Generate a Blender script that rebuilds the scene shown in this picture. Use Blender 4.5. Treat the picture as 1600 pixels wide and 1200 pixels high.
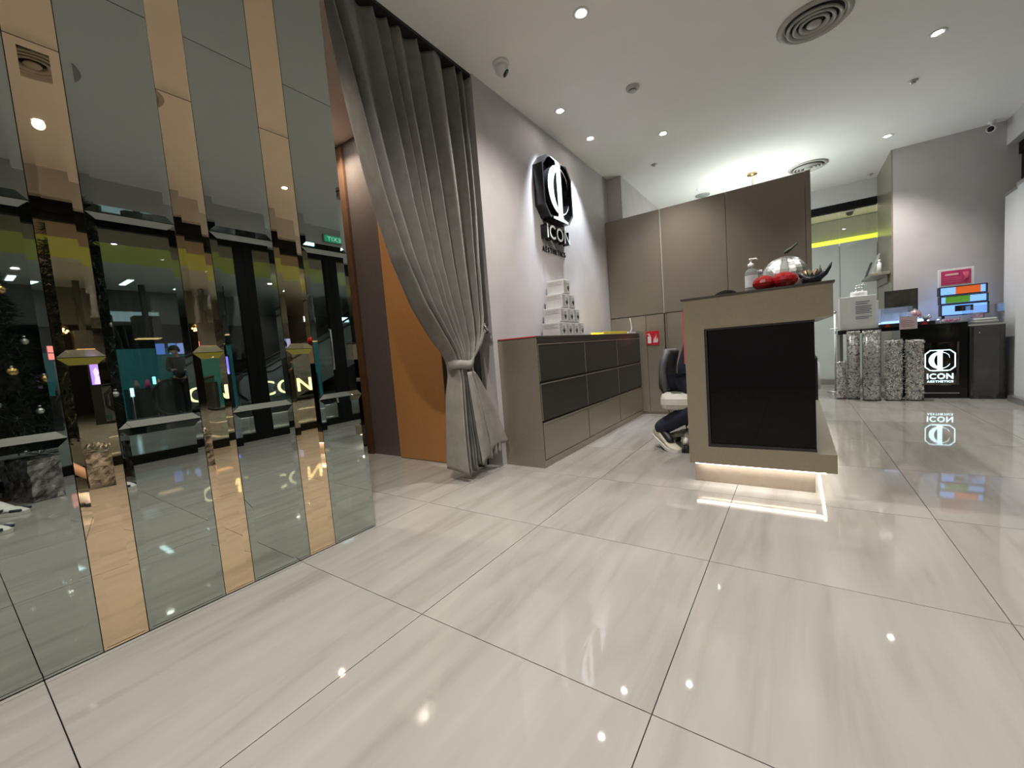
import bpy, bmesh, math, random
from mathutils import Vector, Matrix, noise
random.seed(7)
for o in list(bpy.data.objects): bpy.data.objects.remove(o)
SC = bpy.context.scene
COL = SC.collection
PI = math.pi

# ------------------------------------------------------------------ camera
H = 0.8969
F_PX, YAW, PITCH, ROLL = 638.19, 0.611931, -0.078410, -0.078979
cam_d = bpy.data.cameras.new('camera'); cam = bpy.data.objects.new('camera', cam_d); COL.objects.link(cam)
cam_d.sensor_fit = 'HORIZONTAL'; cam_d.sensor_width = 36; cam_d.lens = F_PX * 36 / 1600
cam_d.clip_start = 0.02; cam_d.clip_end = 200
fw = Vector((-math.sin(YAW) * math.cos(PITCH), math.cos(YAW) * math.cos(PITCH), math.sin(PITCH)))
r0 = Vector((math.cos(YAW), math.sin(YAW), 0)); u0 = r0.cross(fw)
r1 = math.cos(ROLL) * r0 + math.sin(ROLL) * u0; u1 = r1.cross(fw)
cam.matrix_world = Matrix(((r1.x, u1.x, -fw.x, 0), (r1.y, u1.y, -fw.y, 0), (r1.z, u1.z, -fw.z, H), (0, 0, 0, 1)))
SC.camera = cam

# ------------------------------------------------------------------ world, exposure
W = bpy.data.worlds.new('world'); SC.world = W; W.use_nodes = True
W.node_tree.nodes['Background'].inputs[0].default_value = (0.85, 0.93, 1.0, 1)
W.node_tree.nodes['Background'].inputs[1].default_value = 0.04
SC.view_settings.view_transform = 'Standard'; SC.view_settings.look = 'None'
SC.view_settings.gamma = 1; SC.view_settings.use_curve_mapping = False
SC.view_settings.exposure = 0.80
SC.cycles.max_bounces = 14; SC.cycles.glossy_bounces = 6; SC.cycles.transparent_max_bounces = 16
SC.cycles.diffuse_bounces = 6; SC.cycles.caustics_reflective = False; SC.cycles.caustics_refractive = False
SC.cycles.sample_clamp_indirect = 6.0

CEIL = 2.965
MX = -1.92            # mirror face
# downlights of the room (x, y), last two added as fill : the beam of each is built with its lamp
DOWN = [(-1.06, 2.575), (0.92, 2.578), (-1.06, 4.50), (0.89, 4.47), (-1.06, 6.48), (0.88, 6.41), (-1.06, 0.70), (0.94, 0.72), (-1.06, -1.25), (0.94, -1.25)]
WASH = [(-1.66, 3.424), (-1.655, 4.06)]
DOWN_W, WASH_W = 88.0, 108.0
WARM = (1.0, 0.95, 0.89)

# ------------------------------------------------------------------ materials
MATS = {}
def mat(name, col=(.5, .5, .5), rough=.5, metal=0.0, var=.06, scale=30, coat=0, emit=None, es=0, bump=0, spec=None, coords='Object', stretch=None):
    if name in MATS: return MATS[name]
    m = bpy.data.materials.new(name); m.use_nodes = True; MATS[name] = m
    nt = m.node_tree; b = nt.nodes['Principled BSDF']
    b.inputs['Roughness'].default_value = rough; b.inputs['Metallic'].default_value = metal
    if coat: b.inputs['Coat Weight'].default_value = coat; b.inputs['Coat Roughness'].default_value = .04
    if spec is not None: b.inputs['Specular IOR Level'].default_value = spec
    tc = nt.nodes.new('ShaderNodeTexCoord'); src = tc.outputs[coords]
    if stretch:
        mp = nt.nodes.new('ShaderNodeMapping'); mp.inputs['Scale'].default_value = stretch
        nt.links.new(src, mp.inputs[0]); src = mp.outputs[0]
    n = nt.nodes.new('ShaderNodeTexNoise'); n.inputs['Scale'].default_value = scale; n.inputs['Detail'].default_value = 5
    nt.links.new(src, n.inputs['Vector'])
    r = nt.nodes.new('ShaderNodeValToRGB'); r.color_ramp.elements[0].position = .3; r.color_ramp.elements[1].position = .7
    lo = tuple(max(0, c * (1 - var)) for c in col); hi = tuple(min(1, c * (1 + var)) for c in col)
    r.color_ramp.elements[0].color = (*lo, 1); r.color_ramp.elements[1].color = (*hi, 1)
    nt.links.new(n.outputs[0], r.inputs[0]); nt.links.new(r.outputs[0], b.inputs['Base Color'])
    if bump:
        bp = nt.nodes.new('ShaderNodeBump'); bp.inputs['Strength'].default_value = bump; bp.inputs['Distance'].default_value = .01
        nt.links.new(n.outputs[0], bp.inputs['Height']); nt.links.new(bp.outputs[0], b.inputs['Normal'])
    if emit:
        b.inputs['Emission Color'].default_value = (*emit, 1); b.inputs['Emission Strength'].default_value = es
    return m
def clear(name, tint=(1, 1, 1), refl=.06, rough=.02, film=None, fcol=(.8, .82, .8)):
    """thin clear sheet: see-through with a Fresnel sheen; film adds a milky layer"""
    if name in MATS: return MATS[name]
    m = bpy.data.materials.new(name); m.use_nodes = True; MATS[name] = m
    nt = m.node_tree; nt.nodes.remove(nt.nodes['Principled BSDF']); out = nt.nodes['Material Output']
    t = nt.nodes.new('ShaderNodeBsdfTransparent'); t.inputs[0].default_value = (*tint, 1)
    g = nt.nodes.new('ShaderNodeBsdfGlossy'); g.inputs['Roughness'].default_value = rough
    lw = nt.nodes.new('ShaderNodeLayerWeight'); pw = nt.nodes.new('ShaderNodeMath'); pw.operation = 'POWER'; pw.inputs[1].default_value = 4.0
    fr = nt.nodes.new('ShaderNodeMath'); fr.operation = 'MULTIPLY_ADD'; fr.inputs[1].default_value = .7; fr.inputs[2].default_value = .045
    nt.links.new(lw.outputs['Facing'], pw.inputs[0]); nt.links.new(pw.outputs[0], fr.inputs[0])
    mx = nt.nodes.new('ShaderNodeMixShader'); nt.links.new(fr.outputs[0], mx.inputs[0])
    nt.links.new(t.outputs[0], mx.inputs[1]); nt.links.new(g.outputs[0], mx.inputs[2]); last = mx
    if film:
        d = nt.nodes.new('ShaderNodeBsdfDiffuse'); d.inputs[0].default_value = (*fcol, 1)
        tl = nt.nodes.new('ShaderNodeBsdfTranslucent'); tl.inputs[0].default_value = (*fcol, 1)
        ad = nt.nodes.new('ShaderNodeMixShader'); ad.inputs[0].default_value = .4
        nt.links.new(d.outputs[0], ad.inputs[1]); nt.links.new(tl.outputs[0], ad.inputs[2])
        m2 = nt.nodes.new('ShaderNodeMixShader'); m2.inputs[0].default_value = film
        nt.links.new(mx.outputs[0], m2.inputs[1]); nt.links.new(ad.outputs[0], m2.inputs[2]); last = m2
    nt.links.new(last.outputs[0], out.inputs[0])
    return m
def glow(name, col, s):
    if name in MATS: return MATS[name]
    m = mat(name, tuple(min(1, c) for c in col), .5, emit=col, es=s, var=.02)
    return m
def marble(name):
    m = bpy.data.materials.new(name); m.use_nodes = True; MATS[name] = m
    nt = m.node_tree; b = nt.nodes['Principled BSDF']; L = nt.links
    geo = nt.nodes.new('ShaderNodeNewGeometry'); oi = nt.nodes.new('ShaderNodeObjectInfo')
    off = nt.nodes.new('ShaderNodeVectorMath'); off.operation = 'SCALE'; off.inputs[3].default_value = 37
    cb = nt.nodes.new('ShaderNodeCombineXYZ'); L.new(oi.outputs['Random'], cb.inputs[0]); L.new(oi.outputs['Random'], cb.inputs[1]); L.new(cb.outputs[0], off.inputs[0])
    ad = nt.nodes.new('ShaderNodeVectorMath'); ad.operation = 'ADD'; L.new(geo.outputs['Position'], ad.inputs[0]); L.new(off.outputs[0], ad.inputs[1])
    mp = nt.nodes.new('ShaderNodeMapping'); mp.inputs['Rotation'].default_value = (0, 0, .12); mp.inputs['Scale'].default_value = (6.5, .8, 1)
    L.new(ad.outputs[0], mp.inputs[0])
    n1 = nt.nodes.new('ShaderNodeTexNoise'); n1.inputs['Scale'].default_value = 1.3; n1.inputs['Detail'].default_value = 6; n1.inputs['Roughness'].default_value = .55; n1.inputs['Distortion'].default_value = .5
    L.new(mp.outputs[0], n1.inputs['Vector'])
    r = nt.nodes.new('ShaderNodeValToRGB'); e = r.color_ramp.elements
    e[0].position = .28; e[0].color = (.275, .26, .236, 1); e[1].position = .7; e[1].color = (.385, .37, .343, 1)
    k = r.color_ramp.elements.new(.48); k.color = (.345, .33, .304, 1)
    L.new(n1.outputs[0], r.inputs[0]); L.new(r.outputs[0], b.inputs['Base Color'])
    b.inputs['Roughness'].default_value = .035; b.inputs['IOR'].default_value = 1.52
    return m
def gradient_bits(name, cols):      # colour chosen by each loose piece
    m = bpy.data.materials.new(name); m.use_nodes = True; MATS[name] = m
    nt = m.node_tree; b = nt.nodes['Principled BSDF']; b.inputs['Roughness'].default_value = .35
    g = nt.nodes.new('ShaderNodeNewGeometry'); r = nt.nodes.new('ShaderNodeValToRGB'); r.color_ramp.interpolation = 'CONSTANT'
    els = r.color_ramp.elements
    els[0].position = 0; els[0].color = (*cols[0][1], 1); els[1].position = cols[1][0]; els[1].color = (*cols[1][1], 1)
    for p, c in cols[2:]: els.new(p).color = (*c, 1)
    nt.links.new(g.outputs['Random Per Island'], r.inputs[0]); nt.links.new(r.outputs[0], b.inputs['Base Color'])
    return m

M_floor = marble('polished_marble_tile')
M_grout = mat('grout', (.10, .09, .08), .8)
M_ceil = mat('ceiling_paint', (.90, .89, .87), .9, var=.015, scale=3)
M_wall = mat('grey_mauve_paint', (.47, .44, .44), .7, var=.05, scale=5, bump=.02)
M_bulk = mat('bulkhead_paint', (.52, .51, .515), .8, var=.03)
M_taupe = mat('taupe_laminate', (.195, .168, .135), .33, var=.05, scale=60)
M_desk = mat('desk_taupe_laminate', (.285, .240, .175), .30, metal=.25, var=.04, scale=60)
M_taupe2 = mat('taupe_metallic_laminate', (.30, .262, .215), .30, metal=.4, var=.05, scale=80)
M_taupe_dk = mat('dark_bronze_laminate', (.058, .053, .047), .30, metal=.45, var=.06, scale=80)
M_trim = mat('bronze_edge_trim', (.45, .39, .32), .35, metal=.7)
M_black = mat('black_lacquer', (.008, .008, .009), .12, var=.1)
M_blackm = mat('black_matte', (.014, .013, .013), .5, var=.1)
M_blackframe = mat('black_aluminium', (.004, .004, .0045), .5, spec=.15)
M_bglass = mat('black_back_painted_glass', (.002, .002, .0025), .03, var=.05, spec=.22)
M_grey_mir = mat('grey_mirror', (.47, .51, .48), .012, metal=1, var=.01)
M_tan_mir = mat('bronze_mirror', (.93, .73, .50), .012, metal=1, var=.01)
M_curt = mat('grey_velvet', (.25, .238, .215), .75, var=.12, scale=14, bump=.08)
M_curt2 = mat('grey_velvet_band', (.28, .265, .24), .75, var=.1, scale=14)
M_orange = mat('orange_door_laminate', (.42, .20, .065), .5, var=.04)
M_dkbrown = mat('dark_brown_panel', (.13, .108, .098), .34, metal=.25, var=.06)
M_brown = mat('walnut_brown', (.10, .05, .026), .45, var=.15, scale=12)
M_white = mat('white_plastic', (.75, .75, .74), .4, var=.02)
M_offw = mat('off_white_card', (.50, .485, .47), .6, var=.04)
M_face = mat('white_acrylic_face', (.85, .87, .88), .35, var=.01)
M_chrome = mat('chrome', (.75, .75, .76), .12, metal=1, var=.02)
M_alu = mat('brushed_aluminium', (.55, .55, .55), .35, metal=1)
M_red = mat('sign_red', (.55, .012, .03), .4, var=.04)
M_redgl = mat('red_sequin', (.26, .004, .007), .22, var=.3, scale=40)
M_yellow = mat('yellow_plastic', (.85, .70, .08), .45, var=.04)
M_navy = mat('navy_cloth', (.012, .014, .032), .85, var=.2, scale=60)
M_dkgrey = mat('charcoal_mesh', (.085, .088, .092), .55, var=.12, scale=120)
M_skin = mat('skin', (.52, .33, .24), .5, var=.06)
M_hair = mat('black_hair', (.005, .0045, .004), .9, var=.3, spec=.08)
M_shoe = mat('cream_leather', (.62, .57, .46), .5, var=.06)
M_gold = mat('brass', (.75, .52, .22), .25, metal=1)
M_copper = mat('copper_foil', (.75, .42, .28), .22, metal=1)
M_silver = mat('silver_foil', (.62, .63, .62), .34, metal=1, var=.25, scale=25)
M_leaf = mat('dark_green_leaf', (.040, .058, .034), .4, var=.3)
M_blackleaf = mat('black_ceramic', (.010, .010, .018), .25)
M_blue = mat('blue_print', (.03, .08, .30), .5)
M_pink = mat('pink_paper', (.75, .12, .36), .5)
M_magenta = mat('magenta_print', (.52, .03, .14), .5, var=.1)
M_soap = clear('clear_gel_bottle', (.90, .92, .92), rough=.04, film=.35, fcol=(.55, .56, .56))
M_acry = clear('clear_acrylic', (.93, .94, .94), rough=.02)
M_acry_m = clear('milky_acrylic', (.93, .94, .95), rough=.03, film=.22, fcol=(.7, .72, .74))
M_smoke = clear('smoked_acrylic', (.66, .66, .65), rough=.03, film=.10, fcol=(.35, .35, .35))
M_glass = clear('storefront_glass', (.86, .90, .88), rough=.0)
M_film = clear('frosted_film_glass', (.8, .84, .83), rough=.1, film=.82, fcol=(.52, .55, .545))
M_led = glow('led_strip', (1.0, .93, .84), 5)
M_lamp = glow('downlight_lens', (1.0, .95, .88), 80)
M_lime = glow('lime_cove_led', (.74, .86, .06), .85)

# ------------------------------------------------------------------ mesh helpers
class MB:
    def __init__(s): s.v = []; s.f = []; s.sm = []; s.mi = []; s.cur = 0
    def add(s, vs, fs, smooth=False):
        n = len(s.v); s.v += [tuple(v) for v in vs]
        for f in fs: s.f.append([i + n for i in f]); s.sm.append(smooth); s.mi.append(s.cur)
        return s
    def box(s, x0, x1, y0, y1, z0, z1, bev=0):
        if bev <= 0:
            v = [(x, y, z) for z in (z0, z1) for y in (y0, y1) for x in (x0, x1)]
            return s.add(v, [(0, 2, 3, 1), (4, 5, 7, 6), (0, 1, 5, 4), (2, 6, 7, 3), (0, 4, 6, 2), (1, 3, 7, 5)])
        bm = bmesh.new(); bmesh.ops.create_cube(bm, size=1)
        for v in bm.verts: v.co = Vector(((x0 + x1) / 2 + v.co.x * (x1 - x0), (y0 + y1) / 2 + v.co.y * (y1 - y0), (z0 + z1) / 2 + v.co.z * (z1 - z0)))
        bmesh.ops.bevel(bm, geom=list(bm.edges), offset=bev, segments=2, affect='EDGES', profile=.5)
        bm.verts.index_update()
        s.add([v.co for v in bm.verts], [[v.index for v in f.verts] for f in bm.faces]); bm.free(); return s
    def lathe(s, prof, c=(0, 0, 0), n=24, mtx=None, cap=True, smooth=True):
        vs, fs = [], []
        for r, z in prof:
            for k in range(n):
                a = 2 * PI * k / n; p = Vector((r * math.cos(a), r * math.sin(a), z))
                if mtx: p = mtx @ p
                vs.append(p + Vector(c))
        m = len(prof)
        for i in range(m - 1):
            for k in range(n):
                fs.append((i * n + k, i * n + (k + 1) % n, (i + 1) * n + (k + 1) % n, (i + 1) * n + k))
        s.add(vs, fs, smooth)
        if cap:
            base = len(s.v) - m * n
            for i, rev in ((0, True), (m - 1, False)):
                if prof[i][0] > 1e-6:
                    idx = [base + i * n + k for k in range(n)]
                    s.f.append(idx[::-1] if rev else idx); s.sm.append(False); s.mi.append(s.cur)
        return s
    def tube(s, path, rad, n=8, cap=True):
        path = [Vector(p) for p in path]; m = len(path)
        if not hasattr(rad, '__len__'): rad = [rad] * m
        vs = []; prev = None
        for i, p in enumerate(path):
            t = (path[min(i + 1, m - 1)] - path[max(i - 1, 0)]).normalized()
            if prev is None:
                a = Vector((0, 0, 1)) if abs(t.z) < .9 else Vector((1, 0, 0)); nx = t.cross(a).normalized()
            else:
                nx = (prev - t * prev.dot(t)); nx = nx.normalized() if nx.length > 1e-6 else prev
            prev = nx; ny = t.cross(nx)
            for k in range(n):
                a = 2 * PI * k / n; vs.append(p + rad[i] * (math.cos(a) * nx + math.sin(a) * ny))
        fs = [(i * n + k, i * n + (k + 1) % n, (i + 1) * n + (k + 1) % n, (i + 1) * n + k) for i in range(m - 1) for k in range(n)]
        if cap: fs += [list(range(n))[::-1], [(m - 1) * n + k for k in range(n)]]
        return s.add(vs, fs, True)
    def prism(s, poly, to3, d0, d1, hole=None):
        """poly: 2-D outline; to3(u, v, d) -> 3-D"""
        if hole:
            n = len(poly); vs = []
            for d in (d0, d1):
                vs += [to3(u, v, d) for u, v in poly] + [to3(u, v, d) for u, v in hole]
            fs = []; q = 2 * n
            for k in range(n):
                j = (k + 1) % n
                fs += [(k, n + k, n + j, j), (q + k, q + j, q + n + j, q + n + k), (k, j, q + j, q + k), (n + k, q + n + k, q + n + j, n + j)]
            return s.add(vs, fs)
        n = len(poly); vs = [to3(u, v, d0) for u, v in poly] + [to3(u, v, d1) for u, v in poly]
        fs = [list(range(n))[::-1], list(range(n, 2 * n))] + [(k, (k + 1) % n, n + (k + 1) % n, n + k) for k in range(n)]
        return s.add(vs, fs)
    def ball(s, c, r, n=14, sc=(1, 1, 1)):
        prof = [(max(1e-4, r * math.sin(PI * i / (n // 2))), -r * math.cos(PI * i / (n // 2))) for i in range(n // 2 + 1)]
        return s.lathe(prof, c, n, Matrix.Diagonal((*sc, 1)), cap=False)
    def mesh(s, name, mats):
        me = bpy.data.meshes.new(name); me.from_pydata(s.v, [], s.f)
        for m in (mats if isinstance(mats, (list, tuple)) else [mats]): me.materials.append(m)
        me.polygons.foreach_set('use_smooth', s.sm); me.polygons.foreach_set('material_index', s.mi)
        bm = bmesh.new(); bm.from_mesh(me); bmesh.ops.recalc_face_normals(bm, faces=bm.faces); bm.to_mesh(me); bm.free()
        me.update(); return me
    def build(s, name, mats, parent=None, loc=None):
        o = bpy.data.objects.new(name, s.mesh(name, mats)); COL.objects.link(o)
        if parent: o.parent = parent
        if loc: o.location = loc
        return o
def tag(o, label=None, cat=None, group=None, kind=None):
    if label: o['label'] = label
    if cat: o['category'] = cat
    if group: o['group'] = group
    if kind: o['kind'] = kind
    return o
def thing(name, label, cat, loc=(0, 0, 0), rz=0, group=None):
    o = bpy.data.objects.new(name, None); COL.objects.link(o); o.location = loc; o.rotation_euler = (0, 0, rz)
    o.empty_display_size = .05
    return tag(o, label, cat, group)
def setting(o, label): return tag(o, label, kind='structure')
def hollow(name, label):
    o = bpy.data.objects.new(name, None); COL.objects.link(o); return setting(o, label)
def bx(*a, bev=0): return MB().box(*a, bev=bev)
def dup(o, parent=None):
    c = o.copy(); COL.objects.link(c); c.parent = parent
    for ch in list(o.children): dup(ch, c)
    return c
def text_mesh(ch, size, depth, off=0.0):
    cu = bpy.data.curves.new('t', 'FONT'); cu.body = ch; cu.size = size; cu.extrude = depth / 2; cu.offset = off
    cu.resolution_u = 4
    ob = bpy.data.objects.new('t', cu); COL.objects.link(ob)
    dg = bpy.context.evaluated_depsgraph_get(); me = bpy.data.meshes.new_from_object(ob.evaluated_get(dg))
    bpy.data.objects.remove(ob); bpy.data.curves.remove(cu)
    return me
def lettering(word, width, height, depth, org, ax, ay, az, mats, parent, name='letter', off=0.0, gap=.12):
    """one mesh per letter; the word fills width x height from org along ax / ay; az is the outward normal"""
    ax, ay, az, org = Vector(ax), Vector(ay), Vector(az), Vector(org)
    mes = []; x = 0
    for ch in word:
        me = text_mesh(ch, 1.0, 0.2, off)
        xs = [v.co.x for v in me.vertices]; ys = [v.co.y for v in me.vertices]
        mes.append((me, x - min(xs), max(xs) - min(xs))); x += max(xs) - min(xs) + gap
    tot = x - gap; ymin = 0.0; ymax = .70
    for me, dx, w in mes:
        for v in me.vertices:
            u = (v.co.x + dx) / tot * width; t = (v.co.y - ymin) / (ymax - ymin) * height; d = (v.co.z / .2 + .5) * depth
            v.co = org + ax * u + ay * t + az * d
        for m in (mats if isinstance(mats, (list, tuple)) else [mats]): me.materials.append(m)
        if isinstance(mats, (list, tuple)):
            for p in me.polygons: p.material_index = 1 if (p.normal.dot(az) > .9 and (me.vertices[p.vertices[0]].co - org).dot(az) > depth * .9) else 0
        me.update()
        for p in me.polygons:
            if isinstance(mats, (list, tuple)): p.material_index = 1 if p.normal.dot(az) > .9 else 0
        o = bpy.data.objects.new(name, me); COL.objects.link(o); o.parent = parent
def skin(name, verts, edges, rad, m, parent=None, lev=2):
    me = bpy.data.meshes.new(name); me.from_pydata([Vector(v) for v in verts], edges, [])
    ob = bpy.data.objects.new(name, me); COL.objects.link(ob)
    sk = ob.modifiers.new('s', 'SKIN'); sk.use_smooth_shade = True
    for i, d in enumerate(me.skin_vertices[0].data):
        r = rad[i]; d.radius = r if hasattr(r, '__len__') else (r, r); d.use_root = (i == 0)
    sb = ob.modifiers.new('u', 'SUBSURF'); sb.levels = lev; sb.render_levels = lev
    dg = bpy.context.evaluated_depsgraph_get(); nm = bpy.data.meshes.new_from_object(ob.evaluated_get(dg))
    bpy.data.objects.remove(ob); nm.name = name
    nm.materials.clear(); nm.materials.append(m)
    nm.polygons.foreach_set('use_smooth', [True] * len(nm.polygons))
    o = bpy.data.objects.new(name, nm); COL.objects.link(o)
    if parent: o.parent = parent
    return o
def spot(x, y, z, w, size, blend, col, parent=None, aim=None, rad=.035):
    d = bpy.data.lights.new('beam', 'SPOT'); d.energy = w; d.spot_size = size; d.spot_blend = blend; d.color = col; d.shadow_soft_size = rad
    o = bpy.data.objects.new('beam', d); COL.objects.link(o); o.location = (x, y, z)
    if aim: o.rotation_euler = (Vector(aim) - Vector((x, y, z))).to_track_quat('-Z', 'Y').to_euler()
    if parent: o.parent = parent
    return o

# ------------------------------------------------------------------ floor
X0, Y0, TS = -1.9040, 0.1095, 0.8
fl = setting(bx(-3.9, 2.12, -2.3, 8.07, -.06, -.009).build('floor', M_grout), 'polished beige marble tile floor with dark joints')
tile_me = MB().box(.0015, TS - .0015, .0015, TS - .0015, -.009, 0).mesh('tile', M_floor)
def cut_tile(x0, x1, y0, y1):
    o = bx(x0 + .0015, x1 - .0015, y0 + .0015, y1 - .0015, -.009, 0).build('tile', M_floor, fl); return o
XE = [-3.9] + [X0 + TS * k for k in range(-2, 6)] ; XE = [x for x in XE if x < 2.10] + [2.12]
YE = [-2.3] + [Y0 + TS * k for k in range(-3, 11)]; YE = [y for y in YE if -2.31 < y < 8.05] + [8.07]
for i in range(len(XE) - 1):
    for j in range(len(YE) - 1):
        w, h = XE[i + 1] - XE[i], YE[j + 1] - YE[j]
        if w < .02 or h < .02: continue
        if abs(w - TS) < .01 and abs(h - TS) < .01:
            o = bpy.data.objects.new('tile', tile_me); COL.objects.link(o); o.location = (XE[i], YE[j], 0); o.parent = fl
        else: cut_tile(XE[i], XE[i + 1], YE[j], YE[j + 1])

# ------------------------------------------------------------------ ceiling and walls
setting(bx(-3.9, 2.2, -2.3, 8.15, CEIL, CEIL + .1).build('ceiling', M_ceil), 'plain matt ceiling of the reception room')
wl = setting(bx(-2.06, -1.932, -2.3, 1.329, 0, CEIL).build('wall_left', M_blackm), 'left wall clad with bevelled grey and bronze mirror panels')
# mirror panels : alternate grey .242 and bronze .116, joints at different heights
def mirror_panel(y0, y1, z0, z1, m, bev=.024, drop=.0026):
    g = .0012; y0 += g; y1 -= g; z0 += g; z1 -= g; b = MB(); xb = -1.9315; xr = MX - drop
    R = lambda x, e: [(x, y0 + e, z0 + e), (x, y1 - e, z0 + e), (x, y1 - e, z1 - e), (x, y0 + e, z1 - e)]
    vs = R(xb, 0) + R(xr, 0) + R(MX, bev)
    fs = [(3, 2, 1, 0), (8, 9, 10, 11)]
    for k in range(4):
        j = (k + 1) % 4; fs += [(k, j, 4 + j, 4 + k), (4 + k, 4 + j, 8 + j, 8 + k)]
    return b.add(vs, fs).build('mirror_panel', m, wl)
edges = [1.337, 1.088, .957, .712, .602, .361, .243]
while edges[-1] > -2.25: edges.append(edges[-1] - (.244 if len(edges) % 2 else .116))
edges[-1] = -2.29
for k in range(len(edges) - 1):
    grey = k % 2 == 0
    zs = [0.004, .735, 1.475, 2.21, CEIL - .002] if grey else [0.004, .99, 1.967, CEIL - .002]
    for a, b_ in zip(zs, zs[1:]): mirror_panel(edges[k + 1], min(edges[k], 1.329), a, b_, M_grey_mir if grey else M_tan_mir)
# logo wall
setting(bx(-2.08, -1.93, 2.54, 5.19, 0, CEIL).build('wall_logo', M_wall), 'grey painted wall carrying the lit logo above the drawers')
setting(bx(-2.08, -1.752, 5.19, 8.07, 0, CEIL).build('wall_column', M_wall), 'grey boxed column in the corner behind the tall cupboards')
# corridor behind the curtain
setting(bx(-3.6, -2.082, 2.47, 2.57, 0, CEIL).build('wall_corridor', M_dkbrown), 'dark brown panelled corridor wall behind the curtain')
setting(bx(-3.7, -3.56, .3, 2.57, 0, CEIL).build('wall_corridor_end', M_brown), 'walnut brown end wall of the corridor')
setting(bx(-3.7, -2.06, .2, .3, 0, CEIL).build('wall_corridor_near', M_wall), 'corridor wall behind the mirrors')
d1 = hollow('door_1', 'tall flush orange door in the corridor behind the curtain')
bx(-3.035, -2.40, 2.44, 2.469, .004, 2.30, bev=.003).build('door_leaf', M_orange, d1)
bx(-3.035, -2.40, 2.452, 2.469, 2.40, 2.90, bev=.003).build('transom_panel', M_orange, d1)
setting(bx(-2.40, -2.09, 2.452, 2.469, 0, CEIL - .01).build('trim_1', mat('very_dark_panel', (.03, .022, .018), .5)), 'almost black panel between orange door and curtain')
setting(bx(-3.555, -3.45, 2.44, 2.469, .0, 2.93).build('trim_2', M_brown), 'brown upright trim at the corridor corner')
setting(bx(-2.40, -2.10, 2.40, 2.44, .002, .012).build('trim_3', mat('pale_threshold', (.7, .69, .66), .4)), 'pale threshold strip on the floor by the orange door')
# wall at the back right, bulkhead over the shop front
setting(bx(1.0, 2.2, 6.95, 8.07, 0, CEIL).build('wall_right', M_wall), 'grey painted wall behind the display table')
setting(bx(.985, 1.0, 6.955, 8.0, 0, CEIL).build('trim_4', M_taupe2), 'taupe laminate side panel of the grey wall')
bk = setting(bx(1.915, 2.2, -2.3, 6.95, 2.70, CEIL).build('trim_5', M_bulk), 'grey bulkhead above the glass shop front')
setting(bx(-3.7, 2.2, -2.42, -2.3, 0, CEIL).build('wall_front', M_wall), 'grey wall behind the camera')
# shop front glazing (x = 2.05)
def glazing(name, label, y0, y1, stile=.105, zt=2.58, x=2.05, low=.10):
    w = hollow(name, label)
    for a, b_ in ((y0, y0 + stile), (y1 - stile, y1)): bx(x - .03, x + .03, a + .001, b_ - .001, 0.001, zt).build('stile', M_blackframe, w)
    bx(x - .03, x + .03, y0 + stile, y1 - stile, .001, low).build('bottom_rail', M_blackframe, w)
    bx(x - .03, x + .03, y0 + stile, y1 - stile, zt - .07, zt).build('top_rail', M_blackframe, w)
    bx(x - .006, x + .006, y0 + stile, y1 - stile, low, zt - .07).build('pane', M_glass, w)
    return w
glazing('window_1', 'wide fixed shop window beside the Christmas tree', -2.29, 2.53)
dr = glazing('door_2', 'glass shop door with black frame', 2.53, 3.74)
MB().tube([(1.98, 3.58, .85), (1.95, 3.58, .85), (1.95, 3.58, 1.45), (1.98, 3.58, 1.45)], .013).build('pull_handle', M_alu, dr)
glazing('door_3', 'second glass shop door leaf beyond the exit sign', 3.74, 4.95)
glazing('window_2', 'shop window behind the white roll-up banners', 4.95, 6.949)
setting(bx(2.0, 2.12, -2.29, 6.949, 2.58, 2.70).build('trim_6', M_blackframe), 'black header beam above the shop front glass')
# back glazing y = 8.05
w3 = hollow('window_3', 'back shop window with frosted lower film and black header')
bx(-1.75, .985, 8.0, 8.1, 2.60, 2.70).build('header', M_blackframe, w3)
bx(-1.75, .985, 8.01, 8.09, 0, .08).build('bottom_rail', M_alu, w3)
for a, b_ in ((-1.75, -.42), (-.42, .56), (.56, .985)):
    bx(a + .003, b_ - .003, 8.04, 8.055, .08, 2.13).build('frosted_pane', M_film, w3)
    bx(a + .003, b_ - .003, 8.04, 8.055, 2.13, 2.60).build('pane', M_glass, w3)
setting(bx(-1.75, .985, 8.0, 8.1, 2.70, CEIL).build('trim_7', M_bulk), 'grey bulkhead above the back window')

# ------------------------------------------------------------------ ceiling fittings
def downlight(x, y, label, wash=False, bright=1.0, cone=138):
    t = thing('downlight', label, 'downlight', (x, y, CEIL))
    MB().lathe([(.026, -.001), (.050, -.001), (.052, -.004), (.048, -.007), (.036, -.006), (.026, -.001)], n=28, cap=False).build('trim_ring', M_white, t)
    MB().lathe([(.0001, -.0015), (.025, -.0015), (.025, -.0030), (.0001, -.0055)], n=24, cap=False).build('lens', M_lamp, t)
    if wash:
        spot(0, 0, -.03, WASH_W * bright, math.radians(60), .85, (.80, .89, 1.0), t, aim=(-.22, 0.10, -.80) )
    else:
        spot(0, 0, -.03, DOWN_W * bright, math.radians(cone), 1.0, WARM, t)
    return t
dl_labels = ['recessed downlight nearest the top edge, above the open floor', 'recessed downlight near the shop doors, seen only in the mirrors',
  'recessed downlight in front of the tall cupboards', 'large-looking recessed downlight at the upper right, right of the round vent',
  'recessed downlight beyond the tall cupboards', 'recessed downlight just left of the grey back wall',
  'recessed downlight close to the mirror wall behind the camera', 'recessed downlight seen low in the left bronze mirror',
  'added fill downlight above the left side, unseen behind the camera', 'added fill downlight above the bench, unseen behind the camera']  # the two far behind the camera are added to brighten camera-facing fronts
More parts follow.
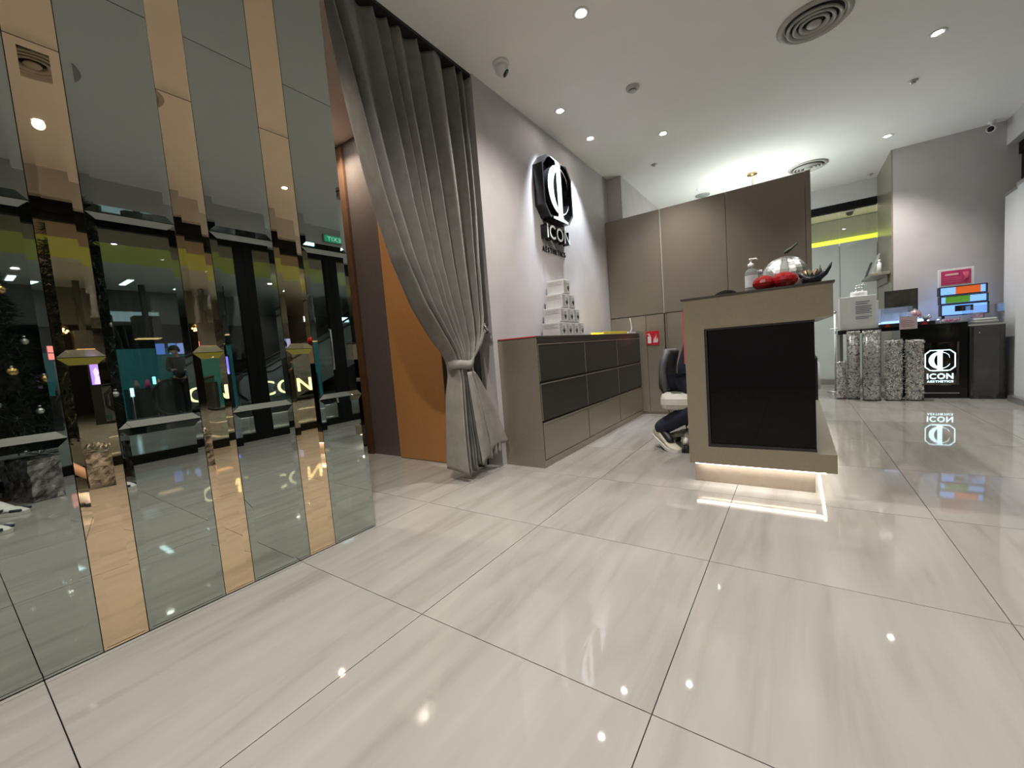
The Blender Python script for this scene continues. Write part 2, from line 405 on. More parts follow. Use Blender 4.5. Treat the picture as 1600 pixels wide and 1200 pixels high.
for (x, y), l in zip(DOWN, dl_labels): downlight(x, y, l, bright=(1.1 if (y > 6 and x > 0) else .8 if y > 4.4 else (.62 if x > 0 else 1.22)), cone=100 if y > 4.4 else 138)
downlight(*WASH[0], 'small wall washer downlight lighting the logo', True)
downlight(*WASH[1], 'glaring wall washer downlight right of the logo', True, .8)
# corridor lamps: the one behind the mirrors is added to light the orange door
for cx_, cy_, cw_, cl_ in ((-3.37, 2.27, 40, 'downlight washing the end of the corridor wall'), (-2.7, 1.25, 45, 'added downlight hidden behind the mirrors to light the orange door')):
  cl = thing('downlight', cl_, 'downlight', (cx_, cy_, CEIL))
  MB().lathe([(.026, -.001), (.050, -.001), (.052, -.004), (.048, -.007), (.036, -.006), (.026, -.001)], n=28, cap=False).build('trim_ring', M_white, cl)
  MB().lathe([(.0001, -.0015), (.025, -.0015), (.025, -.0030), (.0001, -.0055)], n=24, cap=False).build('lens', M_lamp, cl)
  spot(0, 0, -.03, cw_, math.radians(125), .9, (1, .90, .76), cl)
def vent(x, y, label):
    t = thing('ceiling_vent', label, 'vent', (x, y, CEIL), 0, 'round ceiling vents')
    MB().lathe([(.0001, -.001), (.165, -.001), (.165, -.004), (.0001, -.004)], n=40, cap=False).build('throat', M_blackm, t)
    MB().lathe([(.172, -.001), (.212, -.001), (.214, -.006), (.196, -.020), (.176, -.014), (.172, -.001)], n=48, cap=False).build('outer_ring', mat('vent_grey', (.42, .40, .375), .5), t)
    for r in (.138, .102, .066):
        MB().lathe([(r, -.006), (r + .018, -.014), (r + .021, -.030), (r + .012, -.034), (r - .004, -.020), (r, -.006)], n=44, cap=False).build('louvre_ring', MATS['vent_grey'], t)
    MB().lathe([(.0001, -.018), (.036, -.018), (.044, -.028), (.036, -.036), (.0001, -.038)], n=30, cap=False).build('centre_disc', MATS['vent_grey'], t)
vent(.14, 3.68, 'large round ringed ceiling vent at the top of the picture')
vent(.163, 6.74, 'round ringed ceiling vent beyond the tall cupboards')
vent(.087, .608, 'round ringed ceiling vent seen in the top left mirror')
t = thing('smoke_detector', 'small round smoke detector on the ceiling', 'detector', (-1.055, 3.54, CEIL))
MB().lathe([(.052, 0), (.052, -.014), (.046, -.020), (.03, -.024), (.03, -.034), (.0001, -.036)], n=28).build('base', M_offw, t)
MB().lathe([(.0305, -.025), (.033, -.030), (.0305, -.033)], n=24, cap=False).build('grille_ring', M_dkgrey, t)
t = thing('dome_camera', 'white eyeball security camera on the ceiling near the curtain', 'camera', (-1.70, 2.60, CEIL))
MB().lathe([(.058, 0), (.060, -.012), (.054, -.026)], n=28).build('base', M_white, t)
MB().ball((0, 0, -.045), .046, 20).build('eyeball', M_white, t)
mt = Vector((.5, .35, -.55)).to_track_quat('Z', 'Y').to_matrix().to_4x4()
MB().lathe([(.026, .036), (.028, .046), (.02, .049), (.0001, .049)], (0, 0, -.045), 20, mt).build('lens', M_black, t)
t = thing('bullet_camera', 'white bullet security camera in the far right corner', 'camera', (1.78, 6.86, CEIL))
MB().lathe([(.03, 0), (.03, -.02), (.012, -.026), (.012, -.06)], n=18).build('bracket', M_white, t)
mt = Vector((-.35, -.9, -.22)).to_track_quat('Z', 'Y').to_matrix().to_4x4()
MB().lathe([(.03, -.06), (.036, -.04), (.036, .07), (.034, .085)], (0, 0, -.08), 20, mt).build('body', M_white, t)
MB().lathe([(.028, .0855), (.026, .088), (.0001, .088)], (0, 0, -.08), 20, mt).build('lens', M_black, t)
def sprinkler(x, y, label):
    t = thing('sprinkler', label, 'sprinkler', (x, y, CEIL), 0, 'ceiling sprinklers')
    MB().lathe([(.035, 0), (.035, -.004), (.014, -.010), (.010, -.014)], n=18).build('escutcheon', M_offw, t)
    MB().lathe([(.019, -.018), (.019, -.021), (.0001, -.022)], n=12).build('deflector', M_alu, t)
sprinkler(.877, 5.165, 'small ceiling sprinkler right of centre'); sprinkler(-1.337, 5.175, 'small ceiling sprinkler above the left cupboard')
sprinkler(.891, 7.797, 'tiny ceiling sprinkler beside the back window')
t = thing('ceiling_plate', 'flat oval access plate behind the cupboard top', 'plate', (-1.09, 6.79, CEIL))
MB().lathe([(.10, 0), (.10, -.006), (.09, -.012), (.0001, -.012)], n=28).build('plate', mat('plate_grey', (.3, .32, .3), .5), t)
# pendant lamp behind the cupboards
t = thing('pendant_lamp', 'brass pendant lamp hanging behind the tall cupboards', 'lamp', (-.43, 6.43, CEIL))
MB().lathe([(.06, 0), (.06, -.022), (.012, -.030)], n=28).build('canopy', M_gold, t)
MB().tube([(0, 0, -.03), (0, 0, -.78)], .006).build('rod', M_gold, t)
MB().ball((0, 0, -.90), .13, 22).build('globe', glow('pendant_globe', (.93, 1.0, .95), 5.5), t)
pl = bpy.data.lights.new('pendant_light', 'POINT'); pl.energy = 20; pl.color = (.90, 1.0, .92); pl.shadow_soft_size = .13
po = bpy.data.objects.new('pendant_light', pl); COL.objects.link(po); po.location = (0, 0, -.66); po.parent = t

# ------------------------------------------------------------------ curtain
t = thing('curtain', 'grey velvet curtain tied back at the corridor opening', 'curtain', (0, 0, 0))
LE = [(2.955, 1.385), (2.79, 1.418), (2.5, 1.479), (2.2, 1.549), (1.876, 1.625), (1.528, 1.737), (1.249, 1.869), (1.052, 2.005), (.932, 2.095), (.86, 2.130), (.80, 2.140), (.745, 2.145), (.61, 2.125), (.34, 2.10), (.13, 2.09), (.055, 2.09)]
RE = [(2.955, 2.535), (2.5, 2.512), (1.957, 2.500), (1.493, 2.475), (1.155, 2.450), (1.009, 2.405), (.93, 2.345), (.86, 2.285), (.80, 2.270), (.745, 2.285), (.67, 2.33), (.467, 2.42), (.223, 2.50), (.055, 2.50)]
def interp(tab, z):
    for (z0, y0), (z1, y1) in zip(tab, tab[1:]):
        if z1 <= z <= z0: return y0 + (y1 - y0) * (z0 - z) / (z0 - z1)
    return tab[0][1] if z > tab[0][0] else tab[-1][1]
NU, NZ = 220, 96
vs = []; fs = []
NP = 9
ph = [random.uniform(-.5, .5) for _ in range(NP + 2)]
for j in range(NZ + 1):
    q = j / NZ; z = 2.955 + (.055 - 2.955) * q
    yl, yr = interp(LE, z), interp(RE, z); wdt = yr - yl
    g = math.exp(-((z - .83) / .16) ** 2)                 # gathered at the tie
    gat = 1 - min(1, (wdt - .14) / 1.0)
    amp = .040 + .046 * (1 - math.exp(-(2.955 - z) * 3)) * (1 - .55 * g) + (.02 * max(0, 1 - z / .5))
    for i in range(NU + 1):
        u = i / NU
        # pleats crowd towards the leading edge in the lower part
        uu = u + .035 * math.sin(2 * PI * u * 2 + 1) + .02 * math.sin(2 * PI * u * 3.3)
        uu = min(.999, max(0, uu))
        k = uu * NP; ki = int(k); w = ph[ki] * (1 - (k - ki)) + ph[ki + 1] * (k - ki)
        a = 2 * PI * (k + .35 * w + .12 * math.sin(3 * q + 5 * u))
        prof = math.sin(a) + .20 * math.sin(2 * a + 1.3 + 2 * w); prof = math.copysign(abs(prof) ** 1.25, prof)
        x = -1.99 + amp * prof * (.85 + .3 * math.sin(7 * u + 2)) + .020 * g * math.sin(PI * u) * 2
        y = yl + wdt * u + .012 * math.cos(a) * (1 - .6 * gat)
        zz = z
        if z < .35: zz = z + (1 - z / .35) * (.10 * u ** 2 + .015 * math.sin(9 * u * PI) + .02 * math.sin(31 * u))
        vs.append((x, y, zz))
for j in range(NZ):
    for i in range(NU):
        a = j * (NU + 1) + i; fs.append((a, a + 1, a + NU + 2, a + NU + 1))
cu = MB().add(vs, fs, True).build('drape', M_curt, t)
sol = cu.modifiers.new('thickness', 'SOLIDIFY'); sol.thickness = .003; sol.offset = 0
# lower fold flap lying in front
vs = []; fs = []
for j in range(25):
    q = j / 24; z = .78 - .64 * q
    for i in range(31):
        u = i / 30; yl = 2.175 + .05 * q; yr = 2.25 + .30 * q ** .8
        vs.append((-1.905 + .010 * q + .018 * math.sin(u * 7 + q) * (0.4 + q), yl + (yr - yl) * u, z + .17 * q * (u - .35) * .7 + .012 * math.sin(u * 11) * q))
for j in range(24):
    for i in range(30):
        a = j * 31 + i; fs.append((a, a + 1, a + 32, a + 31))
fo = MB().add(vs, fs, True).build('front_fold', M_curt, t); s2 = fo.modifiers.new('thickness', 'SOLIDIFY'); s2.thickness = .004
# band: closed loop around the gather, rising to the hook
vs = []; fs = []
NB = 40
for k in range(NB):
    a = 2 * PI * k / NB; cy = 2.215 + .105 * math.cos(a); cx = -1.985 + .082 * math.sin(a)
    lift = .10 * max(0, math.cos(a)) ** 1.5
    for e in (-.03, .03): vs.append((cx, cy, .835 + lift + e + .006 * math.sin(3 * a)))
for k in range(NB):
    j = (k + 1) % NB; fs.append((2 * k, 2 * j, 2 * j + 1, 2 * k + 1))
b = MB().add(vs, fs, True)
P_ = [Vector((-1.93, 2.295, .905)), Vector((-1.915, 2.36, .965)), Vector((-1.915, 2.415, 1.05)), Vector((-1.92, 2.44, 1.075))]
vv = []; ff = []
for i, p in enumerate(P_):
    wv = Vector((0, -.5, .62)).normalized() * (.026 - .005 * i); vv += [p - wv, p + wv]
for i in range(3): ff.append((2 * i, 2 * i + 2, 2 * i + 3, 2 * i + 1))
b.add(vv, ff, True)
bd = b.build('tie_band', M_curt2, t); s3 = bd.modifiers.new('thickness', 'SOLIDIFY'); s3.thickness = .005; s3.offset = 1
hk = MB(); hk.tube([(-1.99, 2.515, 1.06), (-1.93, 2.49, 1.06), (-1.90, 2.46, 1.065), (-1.895, 2.43, 1.085), (-1.91, 2.42, 1.11)], .007)
hk.ball((-1.91, 2.42, 1.115), .012); hk.ball((-1.93, 2.49, 1.095), .010)
hk.build('wall_hook', M_chrome, t)
tr = setting(bx(-2.05, -1.94, 1.33, 2.54, CEIL - .02, CEIL - .0005).build('trim_8', M_blackm), 'dark curtain track recess at the ceiling')
setting(bx(-2.082, -2.072, 2.47, 2.54, 0, CEIL).build('trim_9', M_blackm), 'dark reveal at the corridor opening')

# ------------------------------------------------------------------ drawer unit
t = thing('drawer_unit', 'long low bronze drawer unit under the logo', 'drawer unit', (0, 0, 0))
DX = -1.575
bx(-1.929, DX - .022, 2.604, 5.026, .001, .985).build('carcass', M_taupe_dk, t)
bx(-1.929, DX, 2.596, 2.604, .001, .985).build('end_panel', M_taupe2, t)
bx(-1.929, DX, 2.596, 5.026, .985, 1.0, bev=.002).build('top', mat('dark_top', (.06, .05, .045), .25), t)
bx(DX - .022, DX - .001, 2.604, 5.026, .001, .055).build('plinth', M_taupe2, t)
bx(DX - .022, DX - .002, 2.604, 5.026, .945, .985).build('top_rail', M_taupe_dk, t)
cols = [(2.612, 3.420), (3.428, 4.232), (4.240, 5.022)]
rows = [(.660, .940), (.360, .640), (.060, .340)]
for r_, (z0, z1) in enumerate(rows):
    for y0, y1 in cols:
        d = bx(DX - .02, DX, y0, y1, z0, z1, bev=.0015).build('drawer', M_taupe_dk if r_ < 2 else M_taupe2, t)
        bx(DX - .004, DX + .003, y0, y1, z1 - .007, z1 + .0005).build('pull_edge', M_trim, d)
        bx(DX - .004, DX + .002, y0, y0 + .007, z0, z1 - .007).build('side_edge', M_trim, d)
bx(-1.90, DX, 2.594, 2.596, .993, 1.0005).build('red_edge_tape', mat('red_card', (.75, .05, .06), .5), t)
# boxes
bw, bh, bdp = .130, .130, .175
def carton(y, z, label):
    c = thing('carton', label, 'box', (-1.72 - bdp, y, z), 0, 'white cartons stacked as a pyramid')
    bx(0, bdp, .004, bw - .004, .0005, bh - .003, bev=.003).build('box', M_offw, c)
    p = MB(); p.lathe([(.024, 0), (.024, .0008), (.0001, .0008)], (bdp, bw * .72, bh * .45), 14, Matrix.Rotation(PI / 2, 4, 'Y'))
    p.box(bdp, bdp + .0006, bw * .60, bw * .84, bh * .66, bh * .70); p.box(bdp, bdp + .0006, bw * .64, bw * .80, bh * .20, bh * .26)
    p.build('print', mat('grey_print', (.07, .068, .066), .6), c)
    q = MB(); [q.box(bdp, bdp + .0005, bw * .10, bw * .46, bh * (.14 + .11 * z_), bh * (.20 + .11 * z_)) for z_ in range(7)]; q.build('side_label', mat('label_grey', (.27, .262, .25), .6), c)
    l = MB(); [l.box(.02, bdp - .02 - .03 * (k_ % 2), .0030, .0041, bh * (.80 - .10 * k_), bh * (.825 - .10 * k_)) for k_ in range(3)]; l.build('lettering_lines', MATS['label_grey'], c)
ords = ['first', 'second', 'third', 'fourth']
yb = 3.245
for r_, n in enumerate((4, 3, 2, 1)):
    rn = ['bottom row', 'second row', 'third row', 'top'][r_]
    for k in range(n):
        y = yb + .045 * r_ + k * bw
        lab = 'white carton crowning the pyramid' if n == 1 else f'{ords[k]} white carton from the curtain side, {rn} of the pyramid'
        carton(y, 1.0005 + r_ * bh, lab)
# far end of the unit: yellow tray with papers
t = thing('paper_tray', 'flat yellow tray at the far end of the drawer unit', 'tray', (-1.64, 4.0, 1.0005))
bx(-.12, .03, 0, .70, 0, .008, bev=.002).build('base', M_yellow, t)
for a in ((-.12, -.112), (.022, .03)): bx(a[0], a[1], 0, .70, .008, .03).build('rim', M_yellow, t)
tag(bx(-1.74, -1.60, 4.72, 4.98, 1.0005, 1.022, bev=.002).build('paper_stack', M_white), 'short stack of white paper beside the yellow tray', 'paper')
tag(MB().tube([(-1.66, 4.96, 1.023), (-1.65, 4.985, 1.06), (-1.65, 4.975, 1.12), (-1.655, 4.955, 1.19)], [.006, .006, .005, .004]).build('white_cable', M_white), 'thin white stick curving up from the paper stack', 'cable')

# ------------------------------------------------------------------ logo
def octagon(w, h, c, s=1.0):
    a, b_ = w / 2 * s, h / 2 * s
    return [(-a + c, -b_), (a - c, -b_), (a, -b_ + c), (a, b_ - c), (a - c, b_), (-a + c, b_), (-a, b_ - c), (-a, -b_ + c)]
def I_poly(w, h):
    st, sf = w * .30, w / 2; t_ = h * .035; cc = h * .09; s = st / 2 * 1.0
    return [(-sf, -h / 2), (sf, -h / 2), (sf, -h / 2 + t_), (s * 1.25, -h / 2 + t_ + cc * .25), (s, -h / 2 + t_ + cc), (s, h / 2 - t_ - cc), (s * 1.25, h / 2 - t_ - cc * .25), (sf, h / 2 - t_), (-sf, h / 2 - t_),
            (-s * 1.25, h / 2 - t_ - cc * .25), (-s, h / 2 - t_ - cc), (-s, -h / 2 + t_ + cc), (-s * 1.25, -h / 2 + t_ + cc * .25), (-sf, -h / 2 + t_)]
def C_poly(w, h):
    out, inn = [], []; a0, a1 = math.radians(38), math.radians(322); N = 26
    for i in range(N + 1):
        a = a0 + (a1 - a0) * i / N
        out.append((w / 2 * math.cos(a), h / 2 * math.sin(a)))
        inn.append((.10 * w + w * .36 * math.cos(a), h * .445 * math.sin(a)))
    top = [(w * .44, h * .10)]; bot = [(w * .43, -h * .14)]
    return out + [(w * .43, -h * .20)] + inn[::-1] + [(w * .42, h * .12)]
def emblem(parent, to3, size, depth, side, face, ring=True):
    mm = [side, face]
    def part(name, poly, d0, d1, hole=None, lit=True):
        b = MB(); b.prism(poly, to3, d0, d1, hole); o = b.build(name, mm, parent)
        nrm = Vector(to3(0, 0, 1)) - Vector(to3(0, 0, 0))
        for p in o.data.polygons: p.material_index = 1 if lit and p.normal.normalized().dot(nrm) > .9 else 0
        return o
    c = size * .17
    part('octagon_frame', octagon(size, size * .96, c), 0, depth * .9, octagon(size * .93, size * .89, c * .92), ring)
    part('letter_i', I_poly(size * .52, size * .99), depth * .05, depth)
    part('letter_c', C_poly(size * .74, size * .78), depth * .05, depth * .97)
lg = thing('wall_logo_sign', 'black and white channel-letter logo sign lit on the grey wall', 'sign', (0, 0, 0))
emblem(lg, lambda u, v, d: (-1.9295 + d, 3.63 + u, 2.385 + v), .58, .11, M_black, M_face, ring=False)
lettering('ICON', .46, .125, .07, (-1.9295, 3.41, 1.925), (0, 1, 0), (0, 0, 1), (1, 0, 0), [M_black, M_face], lg, off=.012)
lettering('AESTHETICS', .46, .050, .010, (-1.9295, 3.41, 1.812), (0, 1, 0), (0, 0, 1), (1, 0, 0), M_black, lg, off=-.004, gap=.30)

# ------------------------------------------------------------------ tall cupboards at the back
YB = 5.03
def cupboard(x0, x1, label, low_cuts, ext=0):
    c = thing('tall_cupboard', label, 'cupboard', (x0, YB, 0), 0, 'taupe cupboards along the back')
    w = x1 - x0
    bx(.002, w - .002, .022, .40, .001, 2.40).build('body', M_taupe, c)
    bx(.002 - ext, w - .002, 0, .02, 1.212, 2.40, bev=.0015).build('upper_door', M_taupe, c)
    xs = [-ext] + low_cuts + [w]
    for a, b_ in zip(xs, xs[1:]): bx(a + .002, b_ - .002, .004, .02, .03, 1.204, bev=.0015).build('lower_door', M_taupe2, c)
    bx(.002, w - .002, .016, .021, .001, .03).build('plinth', M_taupe2, c)
    return c
cc = cupboard(-1.749, -1.274, 'tall taupe cupboard in the corner beside the logo wall', [.262], .178)
c2 = cupboard(-1.265, -.592, 'middle tall taupe cupboard behind the reception desk', [.02])
bx(-.007, .001, -.002, .02, 1.21, 2.40).build('light_edge_strip', mat('pale_edge', (.55, .53, .51), .35), c2)
c3 = cupboard(-.592, .098, 'right-hand tall taupe cupboard with end panel', [.35])
bx(.69, .732, -.004, .42, .001, 2.405, bev=.002).build('end_panel', M_taupe, c3)
t = thing('fire_extinguisher_sign', 'small red fire extinguisher sign on a lower cupboard door', 'sign', (-1.415, YB - .001, .93))
bx(-.075, .075, -.004, .0, -.083, .083, bev=.001).build('plate', M_red, t)
p = MB(); p.box(-.058, -.018, -.006, -.0045, -.062, .020); p.box(-.050, -.026, -.006, -.0045, .026, .040); p.box(-.060, -.034, -.006, -.0045, .044, .054)
p.build('extinguisher_mark', M_white, t)
fl_ = lambda u, v, d: (u, -.0045 - d, v)
p = MB()
for k, (ux, hh) in enumerate(((.012, .07), (.032, .10), (.050, .06))):
    p.prism([(ux - .008, -.055), (ux + .004, -.06), (ux + .012, -.035), (ux + .010, -.055 + hh), (ux, -.055 + hh * .5)], fl_, 0, .0015)
p.build('flame_mark', M_white, t)

# ------------------------------------------------------------------ reception desk
dk = thing('reception_desk', 'taupe floating reception desk with black glass recess', 'desk', (0, 0, 0))
DY0, DY1 = 2.64, 4.75
to = lambda u, v, d: (u, d, v)
prof = [(-.555, .130), (.163, .132), (.163, .232), (.080, .232), (.080, .240), (-.446, .236), (-.446, .940), (.080, .940), (.080, .950), (.156, .950), (.156, 1.118), (-.555, 1.118)]
MB().prism(prof, to, DY0, DY0 + .06).build('end_frame', M_desk, dk)
MB().prism(prof, to, DY1 - .06, DY1).build('end_frame', M_desk, dk)
bx(-.28, .156, DY0 + .06, DY1 - .06, .950, 1.118).build('upper_counter', M_desk, dk)
bx(-.28, .163, DY0 + .06, DY1 - .06, .132, .232).build('lower_ledge', M_desk, dk)
bx(-.50, -.06, DY0 + .06, DY1 - .06, .720, .742, bev=.002).build('work_top', M_taupe, dk)
bx(-.567, .164, DY0 - .006, DY0 + .06, 1.1185, 1.129).build('counter_top', mat('dark_counter', (.055, .045, .038), .3), dk)
bx(-.285, .164, DY0 + .06, DY1 + .006, 1.1185, 1.129).build('counter_top', MATS['dark_counter'], dk)
bx(-.4455, .078, DY0 + .022, DY0 + .06, .2405, .9395).build('black_glass_panel', M_bglass, dk)
bx(-.05, .078, DY0 + .06, DY1 - .022, .2325, .9495).build('black_glass_panel', M_bglass, dk)
g = MB(); g.box(-.446, -.432, DY0 + .004, DY0 + .022, .24, .94); g.box(-.432, .08, DY0 + .004, DY0 + .022, .24, .252); g.box(-.432, .08, DY0 + .004, DY0 + .022, .93, .94)
g.build('recess_edge', M_blackm, dk)
bx(-.54, .070, DY0 + .06, DY0 + .12, .0005, .130).build('plinth', mat('plinth_bronze', (.36, .30, .24), .25, metal=.5), dk)
bx(-.25, .070, DY0 + .12, DY1 - .06, .0005, .130).build('plinth', MATS['plinth_bronze'], dk)
led = MB(); led.box(-.53, .115, DY0 + .030, DY0 + .042, .118, .1295); led.box(.105, .117, DY0 + .030, DY1 - .06, .118, .1295)
led.build('led_strip', M_led, dk)
def strip_light(loc, sx, sy, w):
    d = bpy.data.lights.new('led_wash', 'AREA'); d.shape = 'RECTANGLE'; d.size = sx; d.size_y = sy; d.energy = w; d.color = (1, .93, .84)
    o = bpy.data.objects.new('led_wash', d); COL.objects.link(o); o.location = loc; o.parent = dk
strip_light((-.21, DY0 + .036, .116), .6, .012, .55)
strip_light((.111, (DY0 + DY1) / 2, .116), .012, 1.95, 1.6)
# black sign board on the customer side of the desk
sg = thing('desk_sign_board', 'black board with raised white letters on the desk front', 'sign', (0, 0, 0))
bx(.0785, .100, 3.0, 4.3, .47, .72).build('board', M_blackm, sg)
lettering('ICON', .9, .16, .018, (.100, 3.2, .515), (0, 1, 0), (0, 0, 1), (1, 0, 0), M_face, sg, off=.01)
tag(bx(-.5625, -.5555, 2.645, 2.70, .74, 1.06).build('red_file', mat('red_card', (.75, .05, .06), .5)), 'thin red file hanging on the staff side of the desk', 'file')

# things on the desk
DT = 1.1292
t = thing('pump_bottle', 'clear pump bottle of gel on the reception desk', 'bottle', (-.215, 2.90, DT))
MB().lathe([(.0001, 0), (.032, 0), (.034, .006), (.034, .125), (.030, .140), (.014, .150), (.014, .160)], n=24, cap=False).build('body', M_soap, t)
MB().lathe([(.017, .158), (.017, .180), (.006, .184), (.006, .200), (.010, .202), (.010, .212), (.0001, .214)], n=18).build('pump', M_white, t)
MB().tube([(0, 0, .207), (.028, -.012, .205), (.034, -.015, .198)], [.006, .005, .004]).build('nozzle', M_white, t)
MB().lathe([(.0345, .04), (.0348, .05), (.0348, .10), (.0345, .11)], n=24, cap=False).build('label_band', mat('pale_label', (.5, .53, .55), .5), t)
t = thing('blue_bottle', 'small bottle with blue label behind the pump bottle', 'bottle', (-.172, 2.93, DT))
MB().lathe([(.0001, 0), (.024, 0), (.024, .10), (.010, .115), (.010, .125)], n=20, cap=False).build('body', M_soap, t)
MB().lathe([(.0245, .03), (.0248, .035), (.0248, .085), (.0245, .09)], n=20, cap=False).build('label_band', M_blue, t)
MB().lathe([(.013, .12), (.013, .14), (.0001, .142)], n=16).build('cap', M_white, t)
# silver faceted dome
t = thing('silver_dome', 'silver mirror-mosaic dome standing behind the red ornament', 'ornament', (-.05, 3.06, DT))
b = MB(); N = 18
for i in range(9):
    for k in range(N):
        a0, a1 = 2 * PI * (k + .04) / N, 2 * PI * (k + .96) / N; e0, e1 = PI / 2 * (i + .03) / 9, PI / 2 * (i + .96) / 9
        R = .125 * (1 + random.uniform(-.012, .012)); pts = []
        for e, a in ((e0, a0), (e0, a1), (e1, a1), (e1, a0)): pts.append((R * math.cos(e) * math.cos(a), R * .55 * math.cos(e) * math.sin(a), .09 + R * math.sin(e)))
        b.add(pts, [(0, 1, 2, 3)])
b.build('mosaic_tiles', M_silver, t)
MB().lathe([(.115, 0), (.121, .05), (.121, .09), (.10, .14), (.06, .19), (.0001, .208)], n=24, mtx=Matrix.Diagonal((1, .53, 1, 1))).build('core', M_alu, t)
t = thing('red_ornament', 'red sequined two-lobed ornament on the reception desk', 'ornament', (-.095, 2.79, DT))
b = MB()
for cx, r_ in ((-.048, .055), (.046, .058)):
    n = 14; prof = [(max(1e-4, r_ * math.sin(PI * i / 8) * 1.12), r_ * .80 - r_ * .80 * math.cos(PI * i / 8)) for i in range(9)]
    b.lathe(prof, (cx, 0, 0), n, Matrix.Rotation(random.random(), 4, 'Z'), cap=False, smooth=False)
b.build('lobes', M_redgl, t)
MB().tube([(.0, 0, .055), (.004, -.004, .085), (-.008, 0, .108)], [.006, .005, .008], 6).build('tag', M_silver, t)
t = thing('copper_ornament', 'small copper foil ornament beside the silver dome', 'ornament', (.080, 2.99, DT))
b = MB()
for k in range(5): b.tube([(0, 0, .0), (.018 * math.cos(k * 1.26), .018 * math.sin(k * 1.26), .06), (.03 * math.cos(k * 1.26 + .5), .02 * math.sin(k * 1.26 + .5), .105)], [.015, .017, .005], 6)
b.build('petals', M_copper, t)
t = thing('succulent_bowl', 'spiky dark plant in a black bowl on the desk corner', 'plant', (.075, 2.83, DT))
MB().lathe([(.0001, 0), (.028, 0), (.045, .02), (.050, .045), (.046, .047), (.03, .03), (.0001, .028)], n=22, cap=False).build('bowl', M_blackleaf, t)
def leaf(path, w, m, parent, name='leaf', th=.003):
    path = [Vector(p) for p in path]; n = len(path); vs = []; fs = []
    d = (path[-1] - path[0]); side = Vector((-d.y, d.x, 0)); side = side.normalized() if side.length > 1e-4 else Vector((1, 0, 0))
    for i, p in enumerate(path):
        ww = w * math.sin(PI * (.18 + .82 * i / (n - 1))) if i < n - 1 else .0008
        vs += [p - side * ww, p + Vector((0, 0, -th)), p + side * ww, p + Vector((0, 0, th * .4))]
    for i in range(n - 1):
        for k in range(4): fs.append((4 * i + k, 4 * i + (k + 1) % 4, 4 * i + 4 + (k + 1) % 4, 4 * i + 4 + k))
    fs += [(3, 2, 1, 0), (4 * n - 4, 4 * n - 3, 4 * n - 2, 4 * n - 1)]
    return MB().add(vs, fs, True).build(name, m, parent)
MB().tube([(.0, 0, .030), (.035, 0, .040), (.060, 0, .060), (.078, 0, .088), (.090, 0, .112)], [.016, .018, .015, .010, .002], 10).build('leaf', M_blackleaf, t)
MB().tube([(-.0, 0, .030), (-.030, 0, .042), (-.048, 0, .062), (-.058, 0, .088)], [.016, .017, .012, .002], 10).build('leaf', M_blackleaf, t)
for k in range(8):
    a = k * .8; leaf([(0, 0, .03), (.022 * math.cos(a), .022 * math.sin(a), .055), (.035 * math.cos(a), .03 * math.sin(a), .072 + .012 * (k % 3))], .009, M_leaf, t, th=.007)
MB().tube([(.035, .01, .04), (.040, .01, .075), (.038, .01, .108)], [.009, .008, .001], 8).build('leaf', M_leaf, t)
t = thing('plant_sprig', 'dull green sprig rising above the silver dome', 'plant', (-.03, 3.22, DT))
MB().lathe([(.0001, 0), (.022, 0), (.026, .05), (.020, .10), (.012, .12)], n=16).build('vase', M_blackleaf, t)
MB().tube([(0, 0, .11), (.0, 0, .22), (-.005, 0, .262)], .003, 6).build('stem', M_leaf, t)
MB().tube([(-.024, 0, .258), (-.008, 0, .268), (.018, 0, .284), (.048, 0, .312)], [.007, .012, .009, .006], 8).build('leaf', M_leaf, t)

# ------------------------------------------------------------------ office chair and receptionist
CX, CY = -.645, 3.55
CX -= .10
ch = thing('office_chair', 'grey and white office chair behind the reception desk', 'chair', (CX, CY, 0))
M_seatw = mat('white_chair_plastic', (.62, .60, .53), .4)
b = MB(); vs = []; fs = []
for j in range(13):
    q = j / 12; z = .47 + .35 * q
    for i in range(13):
        u = i / 12 * 2 - 1; hw = .20 * (1 - .25 * abs(2 * q - 1) ** 3)
        vs.append((-.135 - .035 * math.sin(q * PI) + .05 * u * u + .02 * q - .045, u * hw, z))
for j in range(12):
    for i in range(12): a = j * 13 + i; fs.append((a, a + 1, a + 14, a + 13))
o = b.add(vs, fs, True).build('backrest', M_dkgrey, ch); s = o.modifiers.new('t', 'SOLIDIFY'); s.thickness = .045
bx(-.17, .125, -.22, .22, .33, .475, bev=.05).build('seat', M_seatw, ch)
b = MB()
for s_ in (-1, 1): b.tube([(-.195, .05 * s_, .62), (-.195, .05 * s_, .50), (-.15, .04 * s_, .42), (-.02, .03 * s_, .40)], [.012, .015, .018, .02], 8)
b.build('back_bracket', M_blackm, ch)
MB().lathe([(.06, .28), (.07, .30), (.09, .335)], n=20).build('tilt_box', M_blackm, ch)
MB().lathe([(.028, .10), (.028, .24), (.018, .24), (.018, .29)], n=16).build('gas_lift', M_chrome, ch)
for k in range(5):
    a = k * 2 * PI / 5 + 1.0; c_, s_ = math.cos(a), math.sin(a)
    lg_ = MB().tube([(0, 0, .115), (.10 * c_, .10 * s_, .105), (.205 * c_, .205 * s_, .075)], [.032, .026, .018], 8).build('base_arm', M_seatw, ch)
    cs = MB(); mt = Matrix.Rotation(a + PI / 2, 4, 'Z') @ Matrix.Rotation(PI / 2, 4, 'Y')
    cs.lathe([(.026, -.022), (.030, -.016), (.030, -.004), (.012, -.002), (.012, .002), (.030, .004), (.030, .016), (.026, .022)], (.205 * c_, .205 * s_, .0305), 16, mt); cs.build('caster', M_blackm, lg_)

